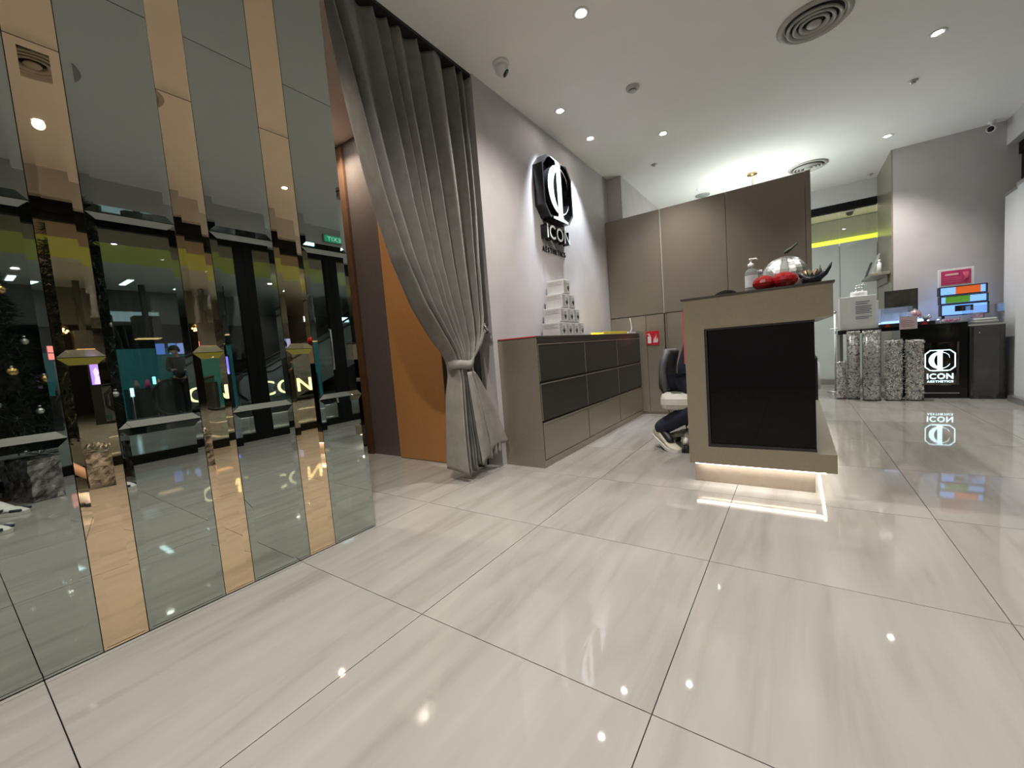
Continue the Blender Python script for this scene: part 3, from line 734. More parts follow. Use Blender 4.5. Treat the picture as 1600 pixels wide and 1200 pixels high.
def person(name, label, J, top_m, leg_m, shoe_m, hair=True, cuffs=True, shoe_trim=None, bare=False):
    """J: joint positions (world).  One continuous body, clothing / hair / shoes as children"""
    V = {k: Vector(v) for k, v in J.items()}
    vs, es, rs, ix = [], [], [], {}
    def add(k, p, r, par=None):
        ix[k] = len(vs); vs.append(p); rs.append(r)
        if par is not None: es.append((ix[par], ix[k]))
    add('pel', V['pelvis'], (.098, .082)); add('wai', V['pelvis'].lerp(V['chest'], .45), (.090, .075), 'pel'); add('che', V['chest'], (.125, .10), 'wai')
    nk = V['neck']; hd = V['head']
    add('nec', nk, .05, 'che'); add('jaw', nk.lerp(hd, .5), (.058, .062), 'nec'); add('hea', hd, (.078, .09), 'jaw'); add('crn', hd + (hd - nk).normalized() * .075, (.055, .062), 'hea')
    for s_ in 'lr':
        add('sh' + s_, V['shoulder_' + s_], .055, 'che'); add('el' + s_, V['elbow_' + s_], .038, 'sh' + s_); add('wr' + s_, V['wrist_' + s_], .026, 'el' + s_)
        add('hi' + s_, V['hip_' + s_], .070, 'pel'); add('kn' + s_, V['knee_' + s_], .055, 'hi' + s_)
        add('ca' + s_, V['knee_' + s_].lerp(V['ankle_' + s_], .35), .050, 'kn' + s_); add('an' + s_, V['ankle_' + s_], .034, 'ca' + s_)
        fd = (V['toe_' + s_] - V['ankle_' + s_]); add('to' + s_, V['ankle_' + s_] + fd * .6 - Vector((0, 0, .012)), (.022, .016), 'an' + s_)
        # hand: palm and five fingers
        w = V['wrist_' + s_]; hdv = (V['hand_' + s_] - w).normalized(); side = hdv.cross(Vector((0, 0, 1)))
        side = side.normalized() if side.length > .1 else Vector((1, 0, 0))
        sg_ = 1 if s_ == 'l' else -1; dn = hdv.cross(side).normalized()
        if dn.z > 0: dn = -dn
        palm = w + hdv * .055; add('pa' + s_, palm, (.030, .016), 'wr' + s_)
        for f_ in range(4):
            b0 = palm + hdv * .03 + side * (f_ - 1.5) * .021; L = (.068, .078, .073, .058)[f_ if s_ == 'l' else 3 - f_]
            add(f'f{f_}a' + s_, b0, .010, 'pa' + s_); add(f'f{f_}b' + s_, b0 + hdv * L * .55 + dn * .012, .0088, f'f{f_}a' + s_); add(f'f{f_}c' + s_, b0 + hdv * L * .85 + dn * .032, .0075, f'f{f_}b' + s_)
        tb = w + hdv * .03 - side * .030 * sg_; add('ta' + s_, tb, .012, 'pa' + s_); add('tb' + s_, tb + hdv * .03 - side * .016 * sg_ + dn * .01, .010, 'ta' + s_); add('tc' + s_, tb + hdv * .055 - side * .014 * sg_ + dn * .02, .0085, 'tb' + s_)
    body = skin(name, vs, es, rs, M_skin, None, 2); tag(body, label, 'person')
    gz = (V['gaze'] - hd).normalized(); up = (hd - nk).normalized(); rt = gz.cross(up).normalized()
    fc = MB()
    for s_ in (-1, 1): fc.ball(hd + gz * .082 + rt * .032 * s_ + up * .005, .011, 8)
    fc.build('eyes', mat('eye_white', (.7, .7, .7), .3), body)
    fc = MB(); fc.tube([hd + gz * .088 + up * .012, hd + gz * .104 - up * .028, hd + gz * .09 - up * .034], [.008, .013, .008], 8)
    for s_ in (-1, 1): fc.ball(hd + rt * .083 * s_ - gz * .005 - up * .01, .024, 10, (.5, .8, 1.1))
    fc.build('nose_and_ears', M_skin, body)
    MB().tube([hd + gz * .080 - up * .055 - rt * .022, hd + gz * .090 - up * .054, hd + gz * .080 - up * .055 + rt * .022], [.004, .006, .004], 8).build('mouth', mat('lip', (.35, .13, .11), .5), body)
    if hair:
        hb = MB(); n = 20; vs2 = []; fs2 = []
        for i in range(9):
            e = PI * .62 * i / 8
            for k in range(n):
                a = 2 * PI * k / n; d_ = math.cos(a) * gz + math.sin(a) * rt
                cut = 1.0 if math.cos(a) < .35 else .55
                ee = e * cut
                vs2.append(hd + up * .018 + (up * math.cos(ee) * .118 + d_ * math.sin(ee) * .105) * (1 + .02 * math.sin(9 * a)))
        for i in range(8):
            for k in range(n): fs2.append((i * n + k, i * n + (k + 1) % n, (i + 1) * n + (k + 1) % n, (i + 1) * n + k))
        hb.add(vs2, fs2, True); h_ = hb.build('hair', M_hair, body); q = h_.modifiers.new('t', 'SOLIDIFY'); q.thickness = .014; q.offset = 1
    # top
    P_ = [V['pelvis'] - Vector((0, 0, .05)), V['pelvis'].lerp(V['chest'], .5), V['chest'], V['chest'].lerp(nk, .72)]
    R_ = [(.160, .145), (.150, .130), (.156, .130), (.062, .062)]; E_ = [(0, 1), (1, 2), (2, 3)]
    for s_ in 'lr':
        k = len(P_); P_ += [V['shoulder_' + s_], V['elbow_' + s_], V['elbow_' + s_].lerp(V['wrist_' + s_], 1.0)]; R_ += [.076, .058, .043]; E_ += [(2, k), (k, k + 1), (k + 1, k + 2)]
    skin('top', P_, E_, R_, top_m, body, 2)
    P_ = [V['pelvis'] + Vector((0, 0, .07))]; R_ = [(.158, .142)]; E_ = []
    for s_ in 'lr':
        k = len(P_); a_end = V['knee_' + s_].lerp(V['ankle_' + s_], .55 if bare else 1.12)
        P_ += [V['hip_' + s_], V['knee_' + s_], V['knee_' + s_].lerp(a_end, .5), a_end]; R_ += [.108, .080, .074, .068]; E_ += [(0, k), (k, k + 1), (k + 1, k + 2), (k + 2, k + 3)]
    skin('trousers', P_, E_, R_, leg_m, body, 2)
    if not bare:
        for s_ in 'lr': skin('sock', [V['knee_' + s_].lerp(V['ankle_' + s_], .75), V['ankle_' + s_], V['ankle_' + s_].lerp(V['toe_' + s_], .70)], [(0, 1), (1, 2)], [.050, .044, .034], M_blackm, body, 1)
    for s_ in 'lr': shoe(V['ankle_' + s_], V['toe_' + s_], shoe_m, body, shoe_trim)
    return body
def shoe(an, toe, m, parent, trim=None):
    d = (toe - an); f = Vector((d.x, d.y, 0)).normalized(); pitch = 0
    side = Vector((-f.y, f.x, 0)); heel_drop = an.z - toe.z
    # sole line from heel to toe (heel lifted when the ankle is high)
    lift = max(0, an.z - .085); L = .27
    base = Vector((toe.x, toe.y, 0)) - f * .235
    st = [(-.035, .036, .088), (.0, .044, .115), (.05, .044, .122), (.10, .043, .098), (.15, .046, .062), (.20, .046, .046), (.235, .036, .036), (.262, .012, .022)]
    def hz(s): return lift * max(0, 1 - (s + .035) / .20) ** 1.0
    vs, fs, n = [], [], 12
    for s, w, h in st:
        c = base + f * s
        for k in range(n):
            a = 2 * PI * k / n; yy = math.copysign(abs(math.cos(a)) ** .75, math.cos(a)) * w; zz = (math.sin(a) * .5 + .5) * (h - .022) + .022
            vs.append(c + side * yy + Vector((0, 0, zz + hz(s))))
    for i in range(len(st) - 1):
        for k in range(n): fs.append((i * n + k, i * n + (k + 1) % n, (i + 1) * n + (k + 1) % n, (i + 1) * n + k))
    fs += [list(range(n))[::-1], [(len(st) - 1) * n + k for k in range(n)]]
    up_ = MB().add(vs, fs, True).build('shoe', m, parent)
    vs, fs = [], []
    for s, w, h in st:
        c = base + f * s
        for z_ in (.001, .026):
            for q in (-1, 1): vs.append(c + side * q * (w + .006) + Vector((0, 0, z_ + hz(s))))
    for i in range(len(st) - 1):
        a = 4 * i; fs += [(a, a + 4, a + 5, a + 1), (a + 2, a + 3, a + 7, a + 6), (a, a + 2, a + 6, a + 4), (a + 1, a + 5, a + 7, a + 3)]
    fs += [(0, 1, 3, 2), (4 * len(st) - 4, 4 * len(st) - 2, 4 * len(st) - 1, 4 * len(st) - 3)]
    MB().add(vs, fs).build('sole', mat('white_rubber', (.66, .64, .60), .6), up_)
    lc = MB()
    for k in range(4):
        s = .07 + .028 * k; h = .108 - .018 * k; c = base + f * s; lc.tube([c - side * .026 + Vector((0, 0, h - .012 + hz(s))), c + Vector((0, 0, h + .004 + hz(s))), c + side * .026 + Vector((0, 0, h - .012 + hz(s)))], .0035, 6)
    lc.build('laces', M_white, up_)
    if trim:
        tb = MB()
        for q in (-1, 1):
            for s0, s1 in ((.03, .09), (.10, .15), (.19, .25)):
                c0, c1 = base + f * s0, base + f * s1; wq = .0445 * q
                tb.tube([c0 + side * wq + Vector((0, 0, .035)), c1 + side * wq * (1.0 if s1 < .2 else .75) + Vector((0, 0, .05 if s1 < .2 else .035))], [.012, .010], 6)
        tb.build('side_panels', trim, up_)
J = dict(pelvis=(-.72, 3.42, .57), chest=(-.60, 3.42, .90), neck=(-.51, 3.42, 1.0), head=(-.455, 3.42, 1.092), gaze=(0, 3.42, .85),
  shoulder_l=(-.60, 3.57, .93), elbow_l=(-.60, 3.62, .74), wrist_l=(-.40, 3.54, .785), hand_l=(-.32, 3.52, .785),
  shoulder_r=(-.60, 3.27, .93), elbow_r=(-.60, 3.23, .74), wrist_r=(-.40, 3.30, .785), hand_r=(-.32, 3.32, .785),
  hip_l=(-.66, 3.51, .55), knee_l=(-.585, 3.56, .52), ankle_l=(-.70, 3.56, .10), toe_l=(-.60, 3.57, .02),
  hip_r=(-.66, 3.33, .55), knee_r=(-.60, 3.28, .50), ankle_r=(-.945, 3.465, .165), toe_r=(-.79, 3.33, .02))
# knees stay clear of the desk
J['hip_l'] = (-.70, 3.51, .545); J['hip_r'] = (-.70, 3.33, .545); J['knee_l'] = (-.66, 3.60, .36); J['knee_r'] = (-.665, 3.25, .34)
J = {k: (v[0], v[1] + (.11 if not k.endswith('_r') or k[:3] in ('sho', 'elb', 'wri', 'han', 'hip') else 0), v[2]) for k, v in J.items()}
J['knee_l'] = (-.45, 3.64, .50); J['ankle_l'] = (-.50, 3.64, .10); J['toe_l'] = (-.34, 3.64, .02); J['knee_r'] = (-.56, 3.36, .40)
person('person', 'person in navy clothes and cream trainers sitting at the reception desk', J, M_navy, M_navy, M_shoe)

# ------------------------------------------------------------------ display table and things on it
TY0, TY1 = 6.45, 6.93
t = thing('display_table', 'black display table with lit logo box at the back', 'table', (0, 0, 0))
bx(.42, 1.52, TY0, TY1, .79, .835, bev=.002).build('top', M_black, t)
bx(.985, 1.175, TY0 + .01, TY1, .03, .79).build('left_pedestal', M_black, t)
bx(1.455, 1.52, TY0 + .002, TY1, .001, .79).build('side_panel', M_black, t)
bx(1.175, 1.455, TY0 + .006, TY1, .001, .145).build('kick', M_black, t)
bx(1.175, 1.455, TY0 + .006, TY1, .625, .79).build('apron', M_black, t)
bx(1.175, 1.455, TY0 + .04, TY0 + .06, .145, .625).build('mirror_panel', mat('dark_mirror', (.30, .27, .24), .05, metal=1, var=.5, scale=9), t)
bx(1.17, 1.46, TY0 + .001, TY0 + .005, .055, .065).build('kick_line', M_alu, t)
bx(.44, .47, TY0 + .03, TY1, .001, .79).build('leg', mat('grey_leg', (.14, .13, .12), .4), t)
M_lg = glow('lit_logo', (.62, .92, 1.0), 1.35)
lb = thing('lit_logo_sign', 'glowing pale blue logo in the front of the black display table', 'sign', (0, 0, 0))
emblem(lb, lambda u, v, d: (1.315 + u, TY0 + .0395 - d, .425 + v), .245, .006, M_lg, M_lg)
lettering('ICON', .21, .060, .005, (1.21, TY0 + .0395, .216), (1, 0, 0), (0, 0, 1), (0, -1, 0), M_lg, lb, off=.02)
lettering('AESTHETICS', .21, .022, .004, (1.21, TY0 + .0395, .176), (1, 0, 0), (0, 0, 1), (0, -1, 0), M_lg, lb, off=.02)
# white information box
t = thing('white_box_sign', 'white box with grey printed text on the display table', 'box', (.445, 6.50, .836))
bx(0, .34, 0, .20, 0, .40, bev=.004).build('box', M_white, t)
bx(.335, .365, .04, .16, 0, .33, bev=.003).build('side_flap', M_white, t)
p = MB()
for k, (z, w) in enumerate(((.325, .13), (.30, .11), (.27, .15), (.25, .14), (.23, .15), (.21, .13), (.19, .15), (.145, .15), (.125, .12))): p.box(.15, .15 + w, -.002, -.0005, z, z + .010)
p.build('printed_lines', mat('grey_ink', (.22, .23, .30), .6), t)
t = thing('round_tin', 'flat white round tin on the white box', 'tin', (.635, 6.60, 1.2365))
MB().lathe([(.0001, 0), (.076, 0), (.080, .006), (.080, .050), (.074, .056), (.0001, .057)], n=30, cap=False).build('tin', M_white, t)
t = thing('silver_figurine', 'small silver animal figurine on the white tin', 'figurine', (.64, 6.60, 1.2937))
b = MB(); b.ball((0, 0, .065), .026, 12, (1.5, .8, .8)); b.ball((.042, 0, .09), .014, 10); b.tube([(.02, 0, .07), (.036, 0, .088)], [.014, .010], 8); b.tube([(.048, 0, .088), (.066, 0, .074)], [.008, .005], 6)
b.build('body', M_chrome, t)
for dx, dy in ((-.028, -.012), (-.028, .012), (.026, -.012), (.026, .012)): MB().tube([(dx * 1.15, dy, .0), (dx, dy, .055)], [.006, .009], 6).build('leg', M_chrome, t)
# lit display case
t = thing('lit_display_case', 'low acrylic display case glowing blue on the table', 'display case', (0, 0, 0))
bx(.82, 1.275, 6.47, 6.73, .836, .875, bev=.002).build('base', M_blackm, t)
bx(.83, 1.265, 6.70, 6.715, .876, .885).build('led_bar', glow('blue_led', (.35, .55, 1.0), 20), t)
g = MB(); g.box(.82, 1.09, 6.472, 6.476, .876, 1.06); g.box(.82, .824, 6.476, 6.72, .876, 1.06); g.box(.82, 1.09, 6.716, 6.72, .886, 1.06)
g.build('acrylic_cover', M_acry_m, t)
bx(1.00, 1.20, 6.58, 6.69, .876, .905, bev=.003).build('glowing_pad', glow('pale_blue_pad', (.35, .58, 1.0), 1.6), t)
bx(.84, .99, 6.52, 6.69, .876, .90, bev=.003).build('glowing_tray', MATS['pale_blue_pad'], t)
t = thing('pink_bauble', 'glossy pink bauble on the lit case', 'bauble', (1.135, 6.62, .9055)); MB().ball((0, 0, .055), .055, 20).build('ball', mat('pearl_pink', (.75, .45, .48), .12, metal=.6), t)
MB().lathe([(.012, .108), (.012, .118), (.0001, .120)], n=10).build('cap', M_silver, t)
t = thing('silver_ornament', 'crumpled silver ornament at the right of the lit case', 'ornament', (1.215, 6.60, .876))
b = MB()
for k in range(6): a = k * 1.05; b.tube([(0, 0, .0), (.03 * math.cos(a), .02 * math.sin(a), .035), (.06 * math.cos(a), .03 * math.sin(a), .05 + .01 * (k % 3))], [.012, .014, .003], 5)
b.build('petals', M_silver, t)
t = thing('price_card', 'small pinkish card hanging over the table edge', 'card', (0, 0, 0))
bx(.975, 1.125, 6.440, 6.443, .80, .945).build('card', mat('pale_pink_card', (.62, .48, .50), .5), t)
p = MB(); [p.box(.99, 1.10 - .02 * (k % 2), 6.4385, 6.4395, .83 + k * .02, .838 + k * .02) for k in range(4)]; p.build('printed_lines', mat('grey_ink2', (.35, .22, .26), .6), t)
for xx, lab in ((.85, 'first red ribbon tail left of the price card'), (1.16, 'second red ribbon tail right of the price card')):
    tag(MB().prism([(xx, .838), (xx + .055, .838), (xx + .035, .872), (xx + .022, .872)], lambda u, v, d: (u, 6.462 + d, v), 0, .004).build('red_ribbon', mat('red_ribbon', (.45, .01, .02), .4)), lab, 'ribbon')
# monitor
t = thing('monitor', 'black framed screen behind the display case', 'monitor', (1.045, 6.80, .836))
bx(-.148, .148, 0, .022, .16, .435, bev=.003).build('frame', M_blackm, t)
bx(-.133, .133, -.002, .0005, .175, .420).build('screen', mat('brown_dark_screen', (.045, .038, .025), .12, var=.5, scale=6), t)
MB().tube([(0, .012, .01), (0, .012, .18)], .014).build('neck', M_blackm, t); bx(-.09, .09, -.05, .08, .0005, .012, bev=.003).build('foot', M_blackm, t)
# tiered lit rack with coloured panels
t = thing('lit_tier_rack', 'three tier lit rack with orange and green panels', 'rack', (1.355, 6.72, .836))
for k, (z0, z1, xo) in enumerate(((.075, .205, .012), (.208, .300, .006), (.305, .405, 0))):
    fr = MB(); fr.box(xo, .375 + xo, 0, .10, z0, z0 + .010); fr.box(xo, .375 + xo, 0, .10, z1 - .010, z1); fr.box(xo, xo + .010, 0, .10, z0 + .01, z1 - .01); fr.box(.365 + xo, .375 + xo, 0, .10, z0 + .01, z1 - .01)
    f_ = fr.build('tier_frame', M_blackm, t)
    bx(xo + .01, .365 + xo, .03, .10, z0 + .01, z1 - .01).build('lit_back', glow('rack_light', (.20, .42, 1.0), .72), f_)
bx(.135, .325, .012, .028, .316, .395).build('orange_panel', mat('orange_panel', (.75, .13, .02), .5, emit=(.75, .13, .02), es=.35), t)
bx(.055, .245, .012, .028, .220, .290).build('green_panel', mat('green_panel', (.10, .32, .03), .5, emit=(.10, .32, .03), es=.35), t)
bx(.13, .27, .012, .028, .12, .185).build('dark_panel', M_blackm, t)
for xx in (.03, .34): bx(xx, xx + .02, .03, .09, .0005, .075).build('foot', M_blackm, t)
t = thing('framed_card', 'white framed magenta card standing on the tier rack', 'frame', (1.495, 6.765, 1.2425))
o = bx(-.142, .142, 0, .012, 0, .20, bev=.002).build('frame', M_white, t)
bx(-.118, .118, -.003, .0005, .022, .178).build('card', M_magenta, t)
p = MB(); p.box(-.085, .02, -.0045, -.003, .125, .145); p.build('pale_line', mat('pale_pink', (.8, .5, .52), .5), t)
p = MB(); [p.box(-.105, .045, -.0045, -.003, .05 + .022 * k, .057 + .022 * k) for k in range(3)]; p.build('fine_lines', mat('soft_pink', (.6, .12, .22), .5), t)
p = MB()
for k in range(5): p.tube([(.06 + .008 * k, -.004, .03 + .01 * k), (.075 + .006 * k, -.004, .09), (.055 + .01 * k, -.004, .15)], .0025, 5)
p.build('flourish', MATS['soft_pink'], t)
# clear tray with snacks
t = thing('snack_tray', 'clear acrylic tray of wrapped sweets beside the tier rack', 'tray', (1.30, 6.46, .836))
g = MB(); g.box(0, .215, 0, .004, 0, .055); g.box(0, .004, .004, .20, 0, .055); g.box(.211, .215, .004, .20, 0, .055); g.box(.004, .211, .004, .20, 0, .004); g.build('tray', M_acry_m, t)
for k in range(16):
    x, y = .03 + .155 * random.random(), .03 + .14 * random.random()
    tag(MB().ball((0, 0, 0), .017, 8, (1.3, .8, .7)).build('sweet', [M_pink, M_white, M_offw, M_pink][k % 4], None, (1.30 + x, 6.46 + y, .853 + .012 * (k // 8))), ('pink' if k % 4 in (0, 3) else 'white') + ' wrapped sweet in the clear tray', 'sweet', 'wrapped sweets in the tray')
# smoked acrylic bin at the right with acrylic box on top
t = thing('acrylic_bin', 'tall smoked clear bin right of the display table', 'bin', (1.53, 6.40, 0))
g = MB(); W_, D_ = .245, .30
g.box(0, W_, 0, .005, .001, .785); g.box(0, W_, D_ - .005, D_, .001, .785); g.box(0, .005, .005, D_ - .005, .001, .785); g.box(W_ - .005, W_, .005, D_ - .005, .001, .785); g.build('walls', M_smoke, t)
g = MB(); g.box(.03, W_ - .03, .04, D_ - .04, .03, .77); g.build('grey_liner', mat('grey_liner', (.24, .24, .235), .5, var=.3, scale=9), t)
for k, (dx, dy) in enumerate(((.06, .08), (.19, .08), (.06, .22), (.19, .22))): MB().lathe([(.012, .0), (.016, .004), (.016, .02), (.010, .029)], (dx, dy, .001), 10).build('stone_foot', M_offw, t)
g = MB(); g.box(-.005, W_ + .005, -.005, D_ + .005, .785, .80); g.build('lid', mat('pale_lid', (.5, .49, .46), .5), t)
MB().ball((.06, -.006, .71), .008, 10).build('chrome_stud', M_chrome, t)
t = thing('acrylic_box', 'clear acrylic box with white towels on top of the bin', 'box', (1.525, 6.41, .801))
g = MB(); g.box(0, .245, 0, .004, 0, .20); g.box(0, .245, .26, .264, 0, .20); g.box(0, .004, .004, .26, 0, .20); g.box(.241, .245, .004, .26, 0, .20); g.build('walls', M_acry, t)
MB().box(.01, .235, .02, .25, 0.0, .006).build('base', M_acry, t)
t = thing('folded_towel', 'white folded towel in the clear box on the bin', 'towel', (1.655, 6.53, .8075))
bx(-.09, .09, -.07, .07, 0, .028, bev=.012).build('lower_fold', M_offw, t); bx(-.075, .085, -.06, .06, .028, .052, bev=.011).build('upper_fold', M_white, t)
t = thing('snack_packet', 'transparent packet with pink dots in the clear box', 'packet', (1.60, 6.58, .860)); bx(-.05, .06, -.04, .04, 0, .07, bev=.02).build('packet', M_acry_m, t)
for k in range(4): MB().ball((-.03 + .025 * k, -.035, .02 + .012 * (k % 2)), .010, 8).build('pink_dot', M_pink, t)
# vertical pole stand beside the table
t = thing('queue_pole', 'slim white pole stand left of the display table', 'stand', (.43, 7.08, 0))
MB().lathe([(.09, .001), (.09, .012), (.02, .020)], n=24).build('base', M_alu, t); MB().tube([(0, 0, .018), (0, 0, 1.08)], .012, 12).build('pole', M_white, t)
MB().ball((.0, 0, 1.085), .022, 12).build('knob', M_chrome, t); MB().tube([(-.05, 0, .86), (.03, 0, .86)], .010, 8).build('cross_bar', M_white, t)
# columns filled with small white and dark bits
M_bits = gradient_bits('mixed_bits', [(0, (.95, .93, .90)), (.46, (.72, .69, .66)), (.66, (.28, .265, .26)), (.76, (.95, .93, .91)), (.88, (.06, .06, .09)), (.94, (.30, .06, .07)), (.975, (.45, .36, .2))])
def column(x, y, r, h, label, square=False):
    c = thing('filled_column', label, 'container', (x, y, 0), 0, 'clear columns filled with small bits')
    if square:
        g = MB(); g.box(-r, r, -r, -r + .003, .006, h + .01); g.box(-r, r, r - .003, r, .006, h + .01); g.box(-r, -r + .003, -r + .003, r - .003, .006, h + .01); g.box(r - .003, r, -r + .003, r - .003, .006, h + .01)
        g.build('clear_wall', M_acry, c); bx(-r, r, -r, r, .001, .006).build('base_plate', M_blackm, c)
        bx(-r * .78, r * .78, -r * .78, r * .78, .007, h - .02).build('core', mat('bits_core', (.7, .67, .64), .7, var=.5, scale=50), c)
    else:
        MB().lathe([(r, .006), (r, h + .01), (r - .003, h + .01), (r - .003, .006)], n=28, cap=False).build('clear_wall', M_acry, c)
        MB().lathe([(r, .001), (r, .006), (.0001, .006)], n=28).build('base_plate', M_blackm, c)
        MB().lathe([(r * .80, .007), (r * .80, h - .02), (.0001, h - .015)], n=20).build('core', mat('bits_core', (.7, .67, .64), .7, var=.5, scale=50), c)
    b = MB(); n = int(1900 * h * r / .075)
    for k in range(n):
        a = random.uniform(0, 2 * PI); z = random.uniform(.02, h - .012)
        if square:
            s_ = random.uniform(-1, 1) * r * .9; e = r * .88; p = random.choice([(s_, -e), (s_, -e), (-e, s_), (e, s_), (s_, e)])
        else: p = (r * .88 * math.cos(a), r * .88 * math.sin(a))
        L = random.uniform(.010, .019); w = random.uniform(.0034, .0050)
        rt = Matrix.Translation((p[0], p[1], z)) @ Matrix.Rotation((a if not square else random.choice([0, PI / 2])) + PI / 2, 4, 'Z') @ Matrix.Rotation(random.uniform(-1.3, 1.3), 4, 'Y') @ Matrix.Diagonal((L, w, w, 1))
        b.add([rt @ Vector(v) for v in [(-1, -1, -.6), (1, -1, -.6), (1, 1, -.6), (-1, 1, -.6), (-1, -1, .6), (1, -1, .6), (1, 1, .6), (-1, 1, .6)]], [(0, 3, 2, 1), (4, 5, 6, 7), (0, 1, 5, 4), (1, 2, 6, 5), (2, 3, 7, 6), (3, 0, 4, 7)])
    for k in range(60):
        a = random.uniform(0, 2 * PI); rr = r * .85 * math.sqrt(random.random()); rt = Matrix.Translation((rr * math.cos(a), rr * math.sin(a), h - .012)) @ Matrix.Rotation(random.uniform(0, 6), 4, 'Z') @ Matrix.Rotation(random.uniform(-.5, .5), 4, 'Y') @ Matrix.Diagonal((.016, .005, .005, 1))
        b.add([rt @ Vector(v) for v in [(-1, -1, -.6), (1, -1, -.6), (1, 1, -.6), (-1, 1, -.6), (-1, -1, .6), (1, -1, .6), (1, 1, .6), (-1, 1, .6)]], [(0, 3, 2, 1), (4, 5, 6, 7), (0, 1, 5, 4), (1, 2, 6, 5), (2, 3, 7, 6), (3, 0, 4, 7)])
    tag(b.build('small_bits', M_bits, c), kind='stuff')
column(.446, 6.42, .050, .46, 'shortest clear column of white bits, leftmost')
column(.560, 6.40, .062, .82, 'tall clear column of bits with reddish pieces, second from left')
column(.715, 6.30, .085, .815, 'widest tall clear column of bits, in front')
column(.905, 6.33, .072, .69, 'square clear column of bits, left one of the dark-edged pair', True)
column(1.078, 6.33, .070, .68, 'square clear column of bits covering the logo edge', True)
# shelf with bottles on the side of the grey wall
t = thing('wall_shelf', 'small grey shelf on the side of the grey wall', 'shelf', (0, 0, 0))
bx(.80, .984, 7.05, 7.95, 1.50, 1.535, bev=.003).build('board', M_taupe2, t); bx(.96, .984, 7.1, 7.9, 1.40, 1.50).build('bracket', M_taupe2, t)
for k, (yy, hh, m_, lab) in enumerate(((7.80, .22, M_dkgrey, 'dark leaning book on the wall shelf'), (7.55, .30, M_offw, 'tall pale leaning book on the wall shelf'))):
    t = thing('leaning_book', lab, 'book', (.825 + .03 * k, yy, 1.5375)); t.rotation_euler = (0, .30, 0)
    bx(-.009, .009, -.07, .07, .001, hh, bev=.002).build('cover', m_, t); bx(-.006, .006, -.066, .072, .006, hh - .006).build('pages', M_white, t)
t = thing('shelf_bottle', 'small white bottle on the wall shelf', 'bottle', (.90, 7.2, 1.5355)); MB().lathe([(.0001, 0), (.025, 0), (.025, .12), (.012, .135), (.012, .16), (.0001, .161)], n=16, cap=False).build('bottle', M_white, t); MB().lathe([(.014, .15), (.014, .175), (.0001, .176)], n=12).build('cap', M_white, t)

# ------------------------------------------------------------------ roll-up banners at the right
M_ban = mat('white_banner_cloth', (.60, .60, .62), .6, var=.03, scale=4)
def banner(y0, y1, x0, x1, label):
    t = thing('roll_up_banner', label, 'banner', (0, 0, 0), 0, 'white roll-up banners')
    n = Vector((y1 - y0, -(x1 - x0), 0)).normalized() * .0015
    def wall(z0, z1, th):
        v = Vector(n).normalized() * th; A, B = Vector((x0, y0, 0)), Vector((x1, y1, 0))
        return MB().add([A - v + Vector((0, 0, z0)), B - v + Vector((0, 0, z0)), B + v + Vector((0, 0, z0)), A + v + Vector((0, 0, z0)), A - v + Vector((0, 0, z1)), B - v + Vector((0, 0, z1)), B + v + Vector((0, 0, z1)), A + v + Vector((0, 0, z1))], [(0, 3, 2, 1), (4, 5, 6, 7), (0, 1, 5, 4), (1, 2, 6, 5), (2, 3, 7, 6), (3, 0, 4, 7)])
    wall(.06, 2.12, .0015).build('panel', M_ban, t); wall(2.12, 2.15, .010).build('top_rail', M_alu, t); wall(.001, .06, .045).build('base_cassette', M_alu, t)
    A = Vector((x0 + x1, y0 + y1, 0)) / 2 + Vector((.03, 0, 0)); MB().tube([A + Vector((0, 0, .06)), A + Vector((0, 0, 2.12))], .008, 8).build('support_pole', M_alu, t)
banner(6.74, 6.32, 1.852, 1.84, 'far white roll-up banner by the grey wall')
banner(6.26, 5.40, 1.80, 1.80, 'near white roll-up banner at the right edge')

# exit sign on the bulkhead, facing the room
t = thing('exit_sign', 'green exit sign above the shop door, seen reversed in the mirror', 'sign', (0, 0, 0))
bx(1.885, 1.9145, 3.60, 3.93, 2.745, 2.86, bev=.003).build('housing', mat('sign_housing', (.3, .32, .31), .5), t)
bx(1.881, 1.8849, 3.61, 3.92, 2.755, 2.85).build('green_face', mat('exit_green', (.01, .20, .10), .5, emit=(.01, .25, .12), es=.8), t)
lettering('EXIT', .22, .06, .002, (1.8808, 3.875, 2.773), (0, -1, 0), (0, 0, 1), (-1, 0, 0), mat('exit_white', (.5, .7, .6), .5, emit=(.5, .8, .65), es=.5), t, off=.01)
# glowing letters outside the shop door
t = thing('window_letters', 'glowing letters on a clear stand outside the shop door', 'sign', (0, 0, 0))
lettering('ICON', .80, .20, .03, (2.14, 2.50, .565), (0, 1, 0), (0, 0, 1), (1, 0, 0), glow('warm_letter', (1.0, .86, .50), 2.2), t, off=-.004, gap=.14)
bx(2.128, 2.139, 2.40, 3.26, .001, .80).build('clear_stand', M_acry, t)

